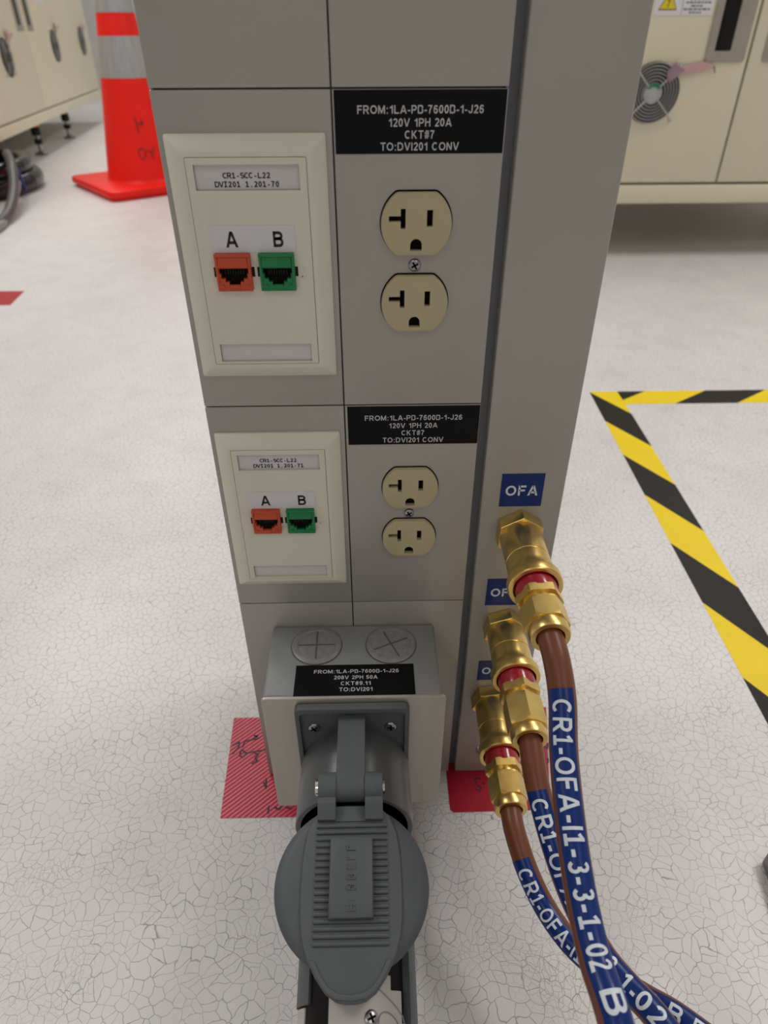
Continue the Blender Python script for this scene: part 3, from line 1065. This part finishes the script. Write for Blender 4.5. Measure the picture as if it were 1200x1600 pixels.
lg.tube([sp(.36, .0855, .0321), sp(.50, .0885, .0321), sp(.70, .0930, .0321), sp(.88, .0975, .0321), sp(.96, .104, .0321), sp(.96, .14, .0321)], .00035, 6)
lg.build('moulded_oval', M['cable_light'], plug, 40)
a_ = .26
ax = (Vector((1, 0, 0)) * math.sin(a_) + PN * math.cos(a_))
screw(plug, 'screw', sp(a_, .0985, .0318), ax, .0036, .0013, .4)
cb = MB()
cpts = catmull([PO + PD * .148, PO + PD * .19, Vector((.014, -.37, -.405)), Vector((.016, -.45, -.428)), Vector((.02, -.62, -.430)), Vector((.03, -.85, -.430))], 8)
cb.tube(cpts, .0088, 18)
cb.build('cord', M['black'], plug, 50)

# ------------------------------------------------------------------ brass couplings and hoses
AX = .1178


def ngon_ring(y, r, x, z, ph, n=6):
    return [(x + r * math.cos(ph + 2 * math.pi * k / n), y, z + r * math.sin(ph + 2 * math.pi * k / n)) for k in range(n)]


def hexnut(mb, x, z, ya, yb, ap, ph):
    """hexagonal section with chamfered corners"""
    R_ = ap / math.cos(math.pi / 6)
    n = 48
    rings = []
    L_ = abs(yb - ya)
    sg = 1 if yb > ya else -1
    for f in (0, .06, .14, .86, .94, 1):
        ring = []
        for k in range(n):
            a = ph + 2 * math.pi * k / n
            q = (a - ph) % (math.pi / 3) - math.pi / 6
            hexr = ap / math.cos(q)
            lim = ap * 1.10 if f in (0, 1) else (ap * 1.145 if f in (.06, .94) else 9)
            r = min(hexr, lim)
            ring.append((x + r * math.cos(a), ya + sg * L_ * f, z + r * math.sin(a)))
        rings.append(ring)
    mb.loops(rings)


def hex_plain(mb, x, z, ya, yb, ap, ph):
    n = 6
    R_ = ap / math.cos(math.pi / 6)
    c = .0003
    sg = 1 if yb > ya else -1
    mb.loops([ngon_ring(ya, R_ - c, x, z, ph), ngon_ring(ya + sg * c, R_, x, z, ph), ngon_ring(yb - sg * c, R_, x, z, ph), ngon_ring(yb, R_ - c, x, z, ph)])


def coupling(z, phb, phn, label, x=AX, lip=.0578, end=.0970):
    # lip: where the release collar ends, end: where the hose leaves the nut (distance from the panel)
    D, E = lip - .0578, end - .0970
    root = thing('hose_coupling', (x, 0, z - .0165), label, 'hose coupling', 'brass quick couplings')
    A = (x, -.0005, z)
    m = MB()
    hex_plain(m, x, z, -.0005, -.0103, .0137, phb)
    m.build('base_nut', M['brass_hex'], root, 25)
    bd = MB()
    bd.lathe([(.0090, .0105), (.0094, .0133), (.0100, .0135), (.0338 + D, .0135), (.0341 + D, .0130), (.0348 + D, .0130), (.0351 + D, .0136), (.0436 + D, .0138)], 64, A, (0, -1, 0), True, True)
    bd.build('socket_body', M['brass'], root, 22)
    cl = MB()
    cl.lathe([(.0434 + D, .0130), (.0435 + D, .0139), (.0462 + D, .0140), (.0485 + D, .0147), (.0508 + D, .0160), (.0516 + D, .0163), (.0562 + D, .0164), (.0572 + D, .0162), (.0577 + D, .0157), (.0578 + D, .0154), (.0578 + D, .0134), (.0572 + D, .0130), (.0480 + D, .0128)], 64, A, (0, -1, 0), False, True)
    cl.build('release_collar', M['brass'], root, 24)
    MB().lathe([(.0490 + D, .0100), (.0490 + D, .0120), (.0655 + D * .75, .0122), (.0662 + D * .75, .0118), (.0662 + D * .75, .0090)], 64, A, (0, -1, 0)).build('red_sleeve', M['red_sleeve'], root, 40)
    m = MB()
    hexnut(m, x, z, -.0655 - D * .75, -.0715 - D * .7, .0119, phn)
    m.lathe([(.0700 + D * .7, .0102), (.0770 + D * .7, .0102)], 48, A, (0, -1, 0))
    hexnut(m, x, z, -.0748 - D * .7, -.0900 - E, .0113, phn + .05)
    n = m.build('hex_nut', M['brass_hex'], root, 25)
    m = MB()
    m.lathe([(.0890 + E, .0095), (.0892 + E, .0108), (.0908 + E, .0113), (.0957 + E, .0113), (.0969 + E, .0108), (.0970 + E, .0106), (.0970 + E, .0080), (.0960 + E, .0074), (.0905 + E, .0074)], 56, A, (0, -1, 0), True, False)
    m.build('end_ring', M['brass'], root, 24)
    return root


coupling(-.1690, math.radians(88), math.radians(62), 'top brass hose coupling below the fully visible OFA label')
coupling(-.2560, math.radians(80), math.radians(85), 'middle brass hose coupling partly behind the top brown hose', AX - .0006, .0520, .0992)
coupling(-.3375, math.radians(70), math.radians(60), 'lowest brass hose coupling nearest the red floor tape', AX - .0030, .0548, .0970)


def hose(pts, label, s0, text_s0, text_s1, s1, text, c0, c1, r=.0072):
    path = catmull(pts, 14)
    # even arc length
    L = [0.0]
    for a, b_ in zip(path, path[1:]):
        L.append(L[-1] + (b_ - a).length)

    def at(s):
        s = max(0.0, min(L[-1] - 1e-6, s))
        lo, hi = 0, len(L) - 1
        while hi - lo > 1:
            mid = (lo + hi) // 2
            if L[mid] <= s:
                lo = mid
            else:
                hi = mid
        t = (s - L[lo]) / max(1e-9, L[hi] - L[lo])
        return path[lo].lerp(path[hi], t)

    REF = Vector((-.22, -.42, .88)).normalized()

    def fr(s):
        T = (at(s + .002) - at(s - .002)).normalized()
        N = (REF - T * REF.dot(T)).normalized()
        B = N.cross(T)          # to the right when looking from the front, hose running towards the viewer
        return at(s), T, N, B

    root = thing('gas_hose', tuple(pts[0]), label, 'hose', 'brown gas hoses')
    mb = MB()
    n = int(L[-1] / .004)
    rings = []
    for i in range(n + 1):
        p, T, N, B = fr(L[-1] * i / n)
        rings.append([p + (N * math.cos(a) + B * math.sin(a)) * r for a in [2 * math.pi * k / 28 for k in range(28)]])
    mb.loops(rings)
    mb.build('tube', M['hose'], root, 60)
    # wrapped blue marker
    cen = lambda s: c0 + (c1 - c0) * (s - s0) / (s1 - s0)
    hw = .92
    mk = MB()
    rings = []
    m_ = int((s1 - s0) / .003)
    for i in range(m_ + 1):
        s = s0 + (s1 - s0) * i / m_
        p, T, N, B = fr(s)
        o_ = [p + (N * math.cos(cen(s) - hw + 2 * hw * k / 20) + B * math.sin(cen(s) - hw + 2 * hw * k / 20)) * (r + .0004) for k in range(21)]
        i_ = [p + (N * math.cos(cen(s) + hw - 2 * hw * k / 20) + B * math.sin(cen(s) + hw - 2 * hw * k / 20)) * (r - .0002) for k in range(21)]
        rings.append(o_ + i_)
    mk.loops(rings)
    mark = mk.build('marker_sleeve', M['blue_label'], root, 50)
    V, F = glyphs(text, .025, False, True)
    w = max(p[0] for p in V)
    bm = bmesh.new()
    vv = [bm.verts.new((text_s0 + p[0] / w * (text_s1 - text_s0), (p[1] - .5) * .0094, 0)) for p in V]
    for f in F:
        try:
            bm.faces.new([vv[i] for i in f])
        except ValueError:
            pass
    for k in range(int(text_s0 / .004), int(text_s1 / .004) + 1):
        bmesh.ops.bisect_plane(bm, geom=bm.verts[:] + bm.edges[:] + bm.faces[:], plane_co=(k * .004, 0, 0), plane_no=(1, 0, 0))
    for k in range(-4, 5):
        bmesh.ops.bisect_plane(bm, geom=bm.verts[:] + bm.edges[:] + bm.faces[:], plane_co=(0, k * .0012, 0), plane_no=(0, 1, 0))
    for v in bm.verts:
        s, h_ = v.co.x, v.co.y
        p, T, N, B = fr(s)
        a = cen(s) + h_ / r
        v.co = p + (N * math.cos(a) + B * math.sin(a)) * (r + .00055)
    t = MB()
    t.bm(bm)
    bm.free()
    t.build('lettering', M['blue_print'], mark, 0, recalc=False)
    return root, L[-1]


HOSES = [
    ([(.1178, -.0940, -.1690), (.1192, -.1091, -.1740), (.1199, -.1255, -.1845), (.1173, -.1488, -.1985), (.1151, -.1814, -.2113), (.115, -.2058, -.2211), (.1159, -.2295, -.2266), (.118, -.2521, -.2272),
      (.124, -.295, -.250), (.140, -.350, -.310), (.175, -.420, -.395), (.26, -.50, -.4312), (.45, -.62, -.4318), (.7, -.75, -.4318)],
     'brown gas hose from the top brass coupling, its whole blue marker readable', .0305, .0365, .1690, .235, 'CR1-OFA-I1-3-3-1-02 B', -.12, .50),
    ([(.1172, -.0910, -.2560), (.1178, -.1020, -.2600), (.1181, -.116, -.2658), (.1204, -.1317, -.2739), (.125, -.1523, -.2853), (.1326, -.1744, -.2985), (.1429, -.1968, -.3071), (.1537, -.2129, -.3086), (.1635, -.2272, -.3078),
      (.185, -.262, -.318), (.215, -.315, -.350), (.255, -.39, -.405), (.33, -.48, -.4315), (.50, -.58, -.4318), (.7, -.65, -.4318)],
     'brown gas hose from the middle brass coupling, running behind the top hose', .036, .0405, .1720, .21, 'CR1-OFA-I1-3-3-1-02 B', -.25, .30),
    ([(.1148, -.0940, -.3375), (.1151, -.1090, -.3405), (.1208, -.1312, -.3501), (.1301, -.1508, -.3598), (.1419, -.1707, -.3615), (.1565, -.1883, -.3566), (.1738, -.2045, -.3479), (.1902, -.2188, -.3416),
      (.225, -.250, -.345), (.275, -.30, -.375), (.335, -.37, -.415), (.42, -.44, -.4318), (.56, -.50, -.4318), (.72, -.54, -.4318)],
     'brown gas hose from the lowest brass coupling, curving away to the lower right', .0330, .0385, .1660, .19, 'CR1-OFA-I1-3-3-1-02 B F', -.35, .20),
]
for args in HOSES:
    hose(*args)

# ------------------------------------------------------------------ floor tapes
def floor_poly(name, outline, m, label, cat, group=None, th=.0004):
    o = MB().prism(outline, .00002, th, TOP(0, 0, -ZF)).build(name, m, None, 0)
    return tag(o, label, cat, group)


ft = floor_poly('floor_tape', [(-.1085, -.0395), (-.0100, -.0400), (-.0100, .0612), (-.1132, .0613)], M['red_tape'],
                'square of ribbed red floor tape with black handwriting left of the pedestal foot', 'floor tape', 'red floor tapes')
P = TOP(0, 0, -ZF)
sk = MB()
W_ = .0016
for pts in ([(-.109, .031), (-.104, .034), (-.1035, .029), (-.108, .022)], [(-.1005, .026), (-.098, .024), (-.0955, .022), (-.0985, .018), (-.1015, .020), (-.101, .0245)],
            [(-.100, .029), (-.099, .035), (-.094, .036), (-.086, .038)], [(-.091, .041), (-.088, .0395)], [(-.088, .041), (-.0905, .0385)], [(-.0835, .046), (-.079, .048), (-.080, .043), (-.084, .044)],
            [(-.095, .0225), (-.078, .0255)], [(-.088, .022), (-.0845, .021), (-.087, .017), (-.0845, .014), (-.089, .0115)],
            [(-.0745, -.004), (-.0735, -.013), (-.076, -.008)], [(-.0690, -.0300), (-.0690, -.0360)], [(-.064, -.031), (-.060, -.033), (-.058, -.030)], [(-.054, -.031), (-.050, -.0325)]):
    stroke(sk, pts, W_, P, .00045)
sk.build('handwriting', M['marker'], ft, 0, recalc=False)
fr_ = floor_poly('floor_tape', [(p[0], p[1]) for p in [(.0846, -.036), (.0870, -.0388), (.1692, -.0378), (.1881, .0672), (.0846, .0660)]], M['red_flat'],
                 'red floor tape under the brass couplings right of the pedestal foot', 'floor tape', 'red floor tapes')
sk = MB()
stroke(sk, [(.1135, -.008), (.1090, -.0075), (.1100, -.014), (.1135, -.0165), (.1115, -.020), (.1090, -.018)], .0014, P, .00045)
sk.build('handwriting', M['marker'], fr_, 0, recalc=False)
sk = MB()
stroke(sk, [(.1165, -.0125), (.1160, -.0130)], .0016, P, .00045)
sk.build('handwriting', M['marker'], fr_, 0, recalc=False)
sk = MB()
stroke(sk, [(.1760, .024), (.1785, .029), (.1812, .026), (.1795, .021), (.1762, .0235)], .0016, P, .00045)
sk.build('handwriting', M['marker'], fr_, 0, recalc=False)
sk = MB()
stroke(sk, [(.1768, .0065), (.1776, .0105)], .0016, P, .00045)
sk.build('handwriting', M['marker'], fr_, 0, recalc=False)

floor_poly('floor_tape', [(-1.25, 1.372), (-.8487, 1.3674), (-.8390, 1.262), (-1.25, 1.262)], M['red_flat'],
           'red floor tape strip at the left edge, below the traffic cone', 'floor tape', 'red floor tapes')


def hazard(name, o, d, across, width, length, first, pitch, slant, label, lead='yellow', lead_cut=None):
    """striped tape: o = outer start corner, d along, across to the other edge; stripes slanted by `slant` along per width"""
    o, d, a = Vector((o[0], o[1], 0)), Vector((d[0], d[1], 0)).normalized(), Vector((across[0], across[1], 0)).normalized()
    mb = MB()
    th = .0004
    # stripe boundaries: s + slant * t, t in 0..1 ; clip each band to 0..length
    ks = int((length + abs(slant)) / pitch) + 3
    for k in range(-2, ks):
        s0, s1 = first + k * pitch, first + (k + 1) * pitch
        poly = [(s0, 0), (s1, 0), (s1 + slant, 1), (s0 + slant, 1)]
        for lo, sg in ((0.0, 1), (length, -1)):
            out = []
            for i in range(len(poly)):
                p, q_ = poly[i], poly[(i + 1) % len(poly)]
                fp, fq = (p[0] - lo) * sg, (q_[0] - lo) * sg
                if fp >= 0:
                    out.append(p)
                if (fp > 0 and fq < 0) or (fp < 0 and fq > 0):
                    t = fp / (fp - fq)
                    out.append((p[0] + (q_[0] - p[0]) * t, p[1] + (q_[1] - p[1]) * t))
            poly = out
            if len(poly) < 3:
                break
        if len(poly) < 3:
            continue
        mi = 1 if k % 2 == 0 else 0
        n = len(poly)
        top = [o + d * p[0] + a * (p[1] * width) + Vector((0, 0, -ZF + th)) for p in poly]
        bot = [p - Vector((0, 0, th - .00002)) for p in top]
        mb.add(top + bot, [list(range(n))] + [[i, (i + 1) % n, n + (i + 1) % n, n + i] for i in range(n)], mi)
    ob = mb.build(name, [M['yellow'], M['tape_black']], None, 0)
    return tag(ob, label, 'hazard tape', 'hazard tapes')


hazard('hazard_tape', (.4160, .7575), (-.0205, -.6600), (.66, -.0205), .0515, .95, .0020, .1095, .0835, 'long yellow and black hazard tape running towards the viewer on the right')
hz = hazard('hazard_tape', (.4660, .7570), (1, 0), (0, -1), .0500, .60, -.0595, .1100, -.0730, 'short yellow and black hazard tape lying across the floor below the right cabinet')

# ------------------------------------------------------------------ traffic cone
def traffic_cone(cx, cy):
    root = thing('traffic_cone', (cx, cy, -ZF), 'orange red traffic cone with two silver reflective collars', 'traffic cone')
    zb = -ZF
    rot = Matrix.Translation((cx, cy, zb)) @ Matrix.Rotation(math.radians(-52.8), 4, 'Z')
    b_ = MB(rot)
    b_.prism(rect(-.229, .229, -.229, .229, .03, 6), .0, .018, LP, bev=.002)
    b_.prism(rect(-.240, .240, -.240, .240, .035, 6), .014, .036, LP, bev=.007)
    b_.build('base', M['cone'], root, 40)
    rz = lambda z: .1565 - .150 * z
    bd = MB()
    bd.lathe([(.034, rz(.034) + .006), (.040, rz(.04) + .001)] + [(z, rz(z)) for z in (.05, .3, .5, .7, .82)] + [(.826, rz(.826) - .004), (.826, .0001)], 64, (cx, cy, zb), (0, 0, 1))
    bd.build('body', M['cone'], root, 50)
    for za, zc_ in ((.3835, .5125), (.582, .735)):
        MB().lathe([(za, rz(za) - .001), (za, rz(za) + .0012), (zc_, rz(zc_) + .0012), (zc_, rz(zc_) - .001)], 64, (cx, cy, zb), (0, 0, 1), False, False).build('reflective_collar', M['collar'], root, 40)
    return root, rz


CCX, CCY = -.9000, 2.745
cone, rz = traffic_cone(CCX, CCY)
sk = MB()
cp = lambda a, z, k=.0012: Vector((CCX + (rz(z) + k) * math.sin(a), CCY - (rz(z) + k) * math.cos(a), -ZF + z))
for word in (([(.27, .262), (.31, .208)], [(.29, .236), (.52, .243)], [(.46, .252), (.44, .232)]),
             ([(.20, .150), (.30, .158), (.39, .150), (.37, .128), (.28, .118), (.21, .132), (.20, .150)],),
             ([(.46, .150), (.56, .142)], [(.66, .160), (.58, .140), (.56, .118)])):
    sk = MB()
    for pts in word:
        sk.tube([cp(a, z) for a, z in pts], .0022, 6)
    sk.build('handwriting', M['cone_marker'], cone, 0)

# ------------------------------------------------------------------ cabinets
def fan(root, xf, u, z, r, pink=True, hub_green=False):
    """round fan guard set in the cabinet face; local frame x along face, -y outwards, z up"""
    b_ = MB(xf)
    b_.lathe([(0, r), (.0015, r)], 48, (u, -.0005, z), (0, -1, 0))
    dark = not hub_green
    f = b_.build('fan_opening', M['fan_back'], root, 40)
    hb = MB(xf)
    hb.lathe([(.0010, r * .36), (.006, r * .36), (.007, r * .33), (.007, .0001)], 32, (u, -.0005, z), (0, -1, 0))
    hb.build('fan_hub', M['fan_back' if dark else 'hub'], f, 40)
    if hub_green:
        gb = MB(xf)
        pts = [(u + r * .34 * math.cos(math.radians(a)), z + r * .34 * math.sin(math.radians(a))) for a in range(35, 146, 10)] + \
              [(u + r * .20 * math.cos(math.radians(a)), z + r * .20 * math.sin(math.radians(a))) for a in range(145, 34, -10)]
        gb.prism(pts, .0074, .0079, FRONT())
        gb.build('green_band', M['hub_green'], f, 0)
    wr = MB(xf)
    for k in range(6 if hub_green else 4):
        rr = r * (.44 + (.105 if hub_green else .16) * k)
        wt = 1.0 if hub_green else .45
        wr.tube([(u + rr * math.cos(2 * math.pi * q / 48), -.010, z + rr * math.sin(2 * math.pi * q / 48)) for q in range(49)], r * .019 * wt, 6, False)
    for a in (45, 135, 225, 315):
        c, s = math.cos(math.radians(a)), math.sin(math.radians(a))
        wr.tube([(u + r * .30 * c, -.0105, z + r * .30 * s), (u + r * 1.0 * c, -.0115, z + r * 1.0 * s), (u + r * 1.26 * c, -.003, z + r * 1.26 * s)], r * .026 * (1 if hub_green else .6), 6)
        wr.lathe([(0, r * .06), (.004, r * .06), (.005, r * .03), (.005, .0001)], 12, (u + r * 1.26 * c, -.0003, z + r * 1.26 * s), (0, -1, 0))
    wr.build('wire_guard', M['wire'], f, 60)
    return f


ZB = -ZF + .146      # underside of both cabinets
CD = 1.25


def cabinet(xf, u0, u1, ztop, seams, label, origin):
    root = thing('equipment_cabinet', origin, label, 'cabinet', 'cream equipment cabinets')
    b_ = MB(xf)
    b_.box(u0, u1, .012, CD, ZB + .048, ztop)
    b_.build('carcass', M['cream_gap'], root, 0)
    bm_ = MB(xf)
    bm_.box(u0, u1, 0, CD, ZB, ZB + .046, .003)
    bm_.build('plinth_beam', M['cream'], root, 35)
    return root


def door(root, xf, a, b_, ztop):
    return MB(xf).box(a, b_, 0, .0125, ZB + .0525, ztop, .0025, 2).build('door', M['cream'], root, 35)


def leveller(root, xf, u, v):
    f = MB(xf)
    f.lathe([(0.0005, .030), (.006, .034), (.010, .030), (.014, .016), (.020, .011), (.020, .0001)], 28, (u, v, -ZF), (0, 0, 1))
    f.lathe([(.018, .010), (.12, .010), (.146, .010)], 20, (u, v, -ZF), (0, 0, 1))
    ft_ = f.build('levelling_foot', M['steel'], root, 40)
    nt_ = MB(xf)
    nt_.lathe([(.050, .020), (.074, .020)], 6, (u, v, -ZF), (0, 0, 1))
    nt_.lathe([(.090, .024), (.128, .024)], 6, (u, v, -ZF), (0, 0, 1))
    nt_.build('lock_nut', M['black'], ft_, 30)
    cp_ = MB(xf)
    cp_.lathe([(.128, .022), (.1458, .022)], 16, (u, v, -ZF), (0, 0, 1))
    cp_.build('amber_collar', M['amber'], ft_, 40)


def recess_handle(root, xf, u, w, z0, z1, bar=True, side=0):
    pl_ = MB(xf)
    pl_.prism(rect(u, u + w, z0, z1, .006, 4), .0003, .004, FRONT(), [rect(u + w * .19, u + w * .60, z0 + .022, z1 - .022, .002, 2)], bev=.0012, hole_depth=.0034)
    h_ = pl_.build('handle_plate', M['handle'], root, 35)
    br_ = MB(xf)
    br_.box(u + w * .20, u + w * .59, -.0036, -.0008, z0 + .023, z1 - .023, .0006)
    br_.box(u + w * .235, u + w * .50, -.0058, -.0034, z0 + .027, z1 - .027, .0008)
    br_.build('grip_bar', M['black'], h_, 35)
    return h_


# right cabinet, face at y = 1.6
XFR = Matrix.Translation((0, 1.6, 0))
rc = cabinet(XFR, .34, 1.62, .75, [], 'cream equipment cabinet on the right with one fan, recessed handle and warning sticker', (.98, 2.2, -ZF))
d1 = door(rc, XFR, .345, .9440, .745)
d2 = door(rc, XFR, .9495, 1.615, .745)
fan(d1, XFR, .7275, -.0385, .0660, hub_green=True)
recess_handle(d1, XFR, .8395, .0960, .0250, .30)
recess_handle(d2, XFR, .9790, .0960, .0250, .30)
for u in (.42, 1.54):
    for v in (.45, .72):
        leveller(rc, XFR, u, v)
wl = MB(XFR)
wl.prism(rect(.694, .8325, .1165, .2000), .0003, .0008, FRONT())
ws = wl.build('warning_sticker', M['paper'], d1, 0)
tri = MB(XFR)
c0, c1_ = (.7255, .1560), .0
tri.prism([(.7035, .1265), (.7475, .1265), (.7255, .1660)], .0008, .0011, FRONT())
tri.build('triangle_border', M['ink'], ws, 0)
tri = MB(XFR)
tri.prism([(.7062, .1285), (.7448, .1285), (.7255, .1628)], .0011, .0013, FRONT())
tri.build('warning_triangle', M['warn_yellow'], ws, 0)
bl = MB(XFR)
bl.prism([(.7262, .1525), (.7230, .1430), (.7262, .1432), (.7240, .1345), (.7225, .1345), (.7252, .1312), (.7268, .1348), (.7255, .1347), (.7290, .1450), (.7258, .1448), (.7285, .1525)], .0013, .0015, FRONT())
bl.build('lightning_bolt', M['ink'], ws, 0)
ln = MB(XFR)
for (zz, a, b_) in ((.1460, .775, .822), (.1395, .767, .826), (.1330, .780, .808), (.1268, .763, .828), (.1205, .777, .806)):
    x = a
    while x < b_:
        wd = random.uniform(.005, .011)
        e = min(x + wd, b_)
        ln.prism(rect(x, e, zz, zz + .0028), .0008, .00095, FRONT())
        x = e + .0022
ln.prism(rect(.7588, .7596, .1165, .2000), .0008, .00095, FRONT())
ln.build('fine_print', M['ink'], ws, 0)
# torn film on the right cabinet
tf = MB(XFR)
top = [(.7700, .0170), (.7800, .0185), (.7990, .0200), (.8150, .0215), (.8340, .0260), (.8480, .0250), (.8600, .0190), (.8660, .0130)]
bot = [(.7580, -.0030), (.7760, .0020), (.7950, .0010), (.8150, .0020), (.8340, .0065), (.8480, .0095), (.8590, .0110), (.8650, .0110)]
tf.loops([[(a[0], -.0062 - .0008 * (i % 2), a[1]), (b_[0], -.0062 + .0006 * (i % 2), b_[1]), (b_[0], -.0050 + .0006 * (i % 2), b_[1]), (a[0], -.0050 - .0008 * (i % 2), a[1])] for i, (a, b_) in enumerate(zip(top, bot))])
film = tf.build('torn_film', [M['pink']], d1, 0)
tf = MB(XFR)
tf.prism([(.7490, .0060), (.7640, .0230), (.7680, .0270), (.7720, .0190), (.7860, .0130), (.7930, .0100), (.7800, -.0010), (.7680, -.0120), (.7600, -.0180)], .0125, .0140, FRONT())
tf.build('creased_end', M['mauve'], film, 0)
tf = MB(XFR)
tf.prism([(.8640, .0180), (.8700, .0020), (.8720, .0010), (.8680, .0170)], .0050, .0065, FRONT())
tf.build('loose_tail', M['mauve'], film, 0)

# left cabinet, its face running away from the viewer
A, B = Vector((-1.5376, 2.909, 0)), Vector((-1.8338, 5.158, 0))
du = (B - A).normalized()
dv = Vector((-du.y, du.x, 0))          # into the cabinet (away from the room's middle)
XFL = Matrix(((du.x, dv.x, 0, A.x), (du.y, dv.y, 0, A.y), (0, 0, 1, 0), (0, 0, 0, 1)))
LEN = (B - A).length
lc = cabinet(XFL, -.9, LEN + .04, .75, [], 'cream equipment cabinet on the left behind the traffic cone with three fans', tuple(A + du * 1.1 + dv * .4 + Vector((0, 0, -ZF))))


def along(x, y):
    return (Vector((x, y, 0)) - A).dot(du)


us = along(-1.645, 3.73)
e1 = door(lc, XFL, -.895, us - .003, .745)
e2 = door(lc, XFL, us + .003, LEN + .035, .745)
for (fx, fy, fz, dd) in ((-1.590, 3.315, -.0095, e1), (-1.7115, 4.232, .0160, e2), (-1.806, 4.95, .0285, e2)):
    fan(dd, XFL, along(fx, fy), fz, .075)
recess_handle(e1, XFL, us - .135, .100, .086, .36)
recess_handle(e2, XFL, us + .040, .100, .086, .36)
for u in (.73, 1.38):
    for v in (.05, .62):
        leveller(lc, XFL, u, v)
for (fx, fy, fz, dd) in ((-1.601, 3.40, .066, e1), (-1.722, 4.315, .095, e2), (-1.817, 5.035, .095, e2)):
    t = MB(XFL)
    u = along(fx, fy)
    t.prism([(u - .05, fz - .04), (u - .01, fz - .012), (u + .05, fz + .004), (u + .06, fz + .016), (u + .01, fz + .010), (u - .02, fz + .03), (u - .04, fz + .02), (u - .03, fz - .005)], .012, .0135, FRONT())
    t.build('torn_film', M['pink'], dd, 0)
t = MB(XFL)
u = us + .30
t.prism(rect(u, u + .16, .200, .29), .0003, .0008, FRONT())
t.build('sticker', M['paper'], e2, 0)

# ------------------------------------------------------------------ black hoses at the left edge, grey bracket at the right edge
HX, HY_ = -1.640, 2.66
co = thing('hose_coil', (HX, HY_, -ZF), 'coil of glossy black hose with grey cables on the floor at the left edge', 'hose')


def ringpts(cx, cy, z, rx, ry, a0, a1, n=40):
    return [(cx + rx * math.cos(math.radians(a0 + (a1 - a0) * k / n)), cy + ry * math.sin(math.radians(a0 + (a1 - a0) * k / n)), z) for k in range(n + 1)]


for (z, rx, ry, rad) in ((-ZF + .0345, .285, .34, .034), (-ZF + .086, .262, .31, .030), (-ZF + .0345, .208, .26, .033)):
    MB().tube(ringpts(HX, HY_, z, rx, ry, 0, 360), rad, 16, False).build('hose_turn', M['rubber'], co, 60)
MB().tube(catmull([(-1.43, 2.72, -ZF + .128), (-1.375, 2.60, -ZF + .140), (-1.31, 2.47, -ZF + .120), (-1.250, 2.30, -ZF + .060), (-1.205, 2.09, -ZF + .018), (-1.22, 1.90, -ZF + .018), (-1.36, 1.70, -ZF + .018)], 8), .0175, 12).build('cable', M['cable_grey'], co, 60)
MB().tube(catmull([(-1.315, 2.49, -ZF + .060), (-1.275, 2.33, -ZF + .022), (-1.225, 2.15, -ZF + .013), (-1.185, 2.00, -ZF + .013), (-1.20, 1.84, -ZF + .013), (-1.35, 1.60, -ZF + .013)], 8), .0125, 12).build('cable', M['cable_light'], co, 60)
MB().tube(catmull([(HX + .262, HY_ - .04, -ZF + .118), (HX + .300, HY_ - .09, -ZF + .080), (HX + .318, HY_ - .11, -ZF + .02)], 6), .007, 10).build('cable_tie', M['cable_blue'], co, 60)

gm = MB()
gx = Matrix.Translation((.3262, -.0850, -ZF)) @ Matrix.Rotation(math.radians(-8), 4, 'Z')
gm.xf = gx
gm.box(0, .09, -.16, 0, .0003, .016, .0016, 3)
tag(gm.build('metal_bracket', M['grey_metal'], None, 35), 'grey metal bracket lying on the floor at the right edge', 'bracket')

for o in bpy.data.objects:
    if '_o' in o:
        del o['_o']
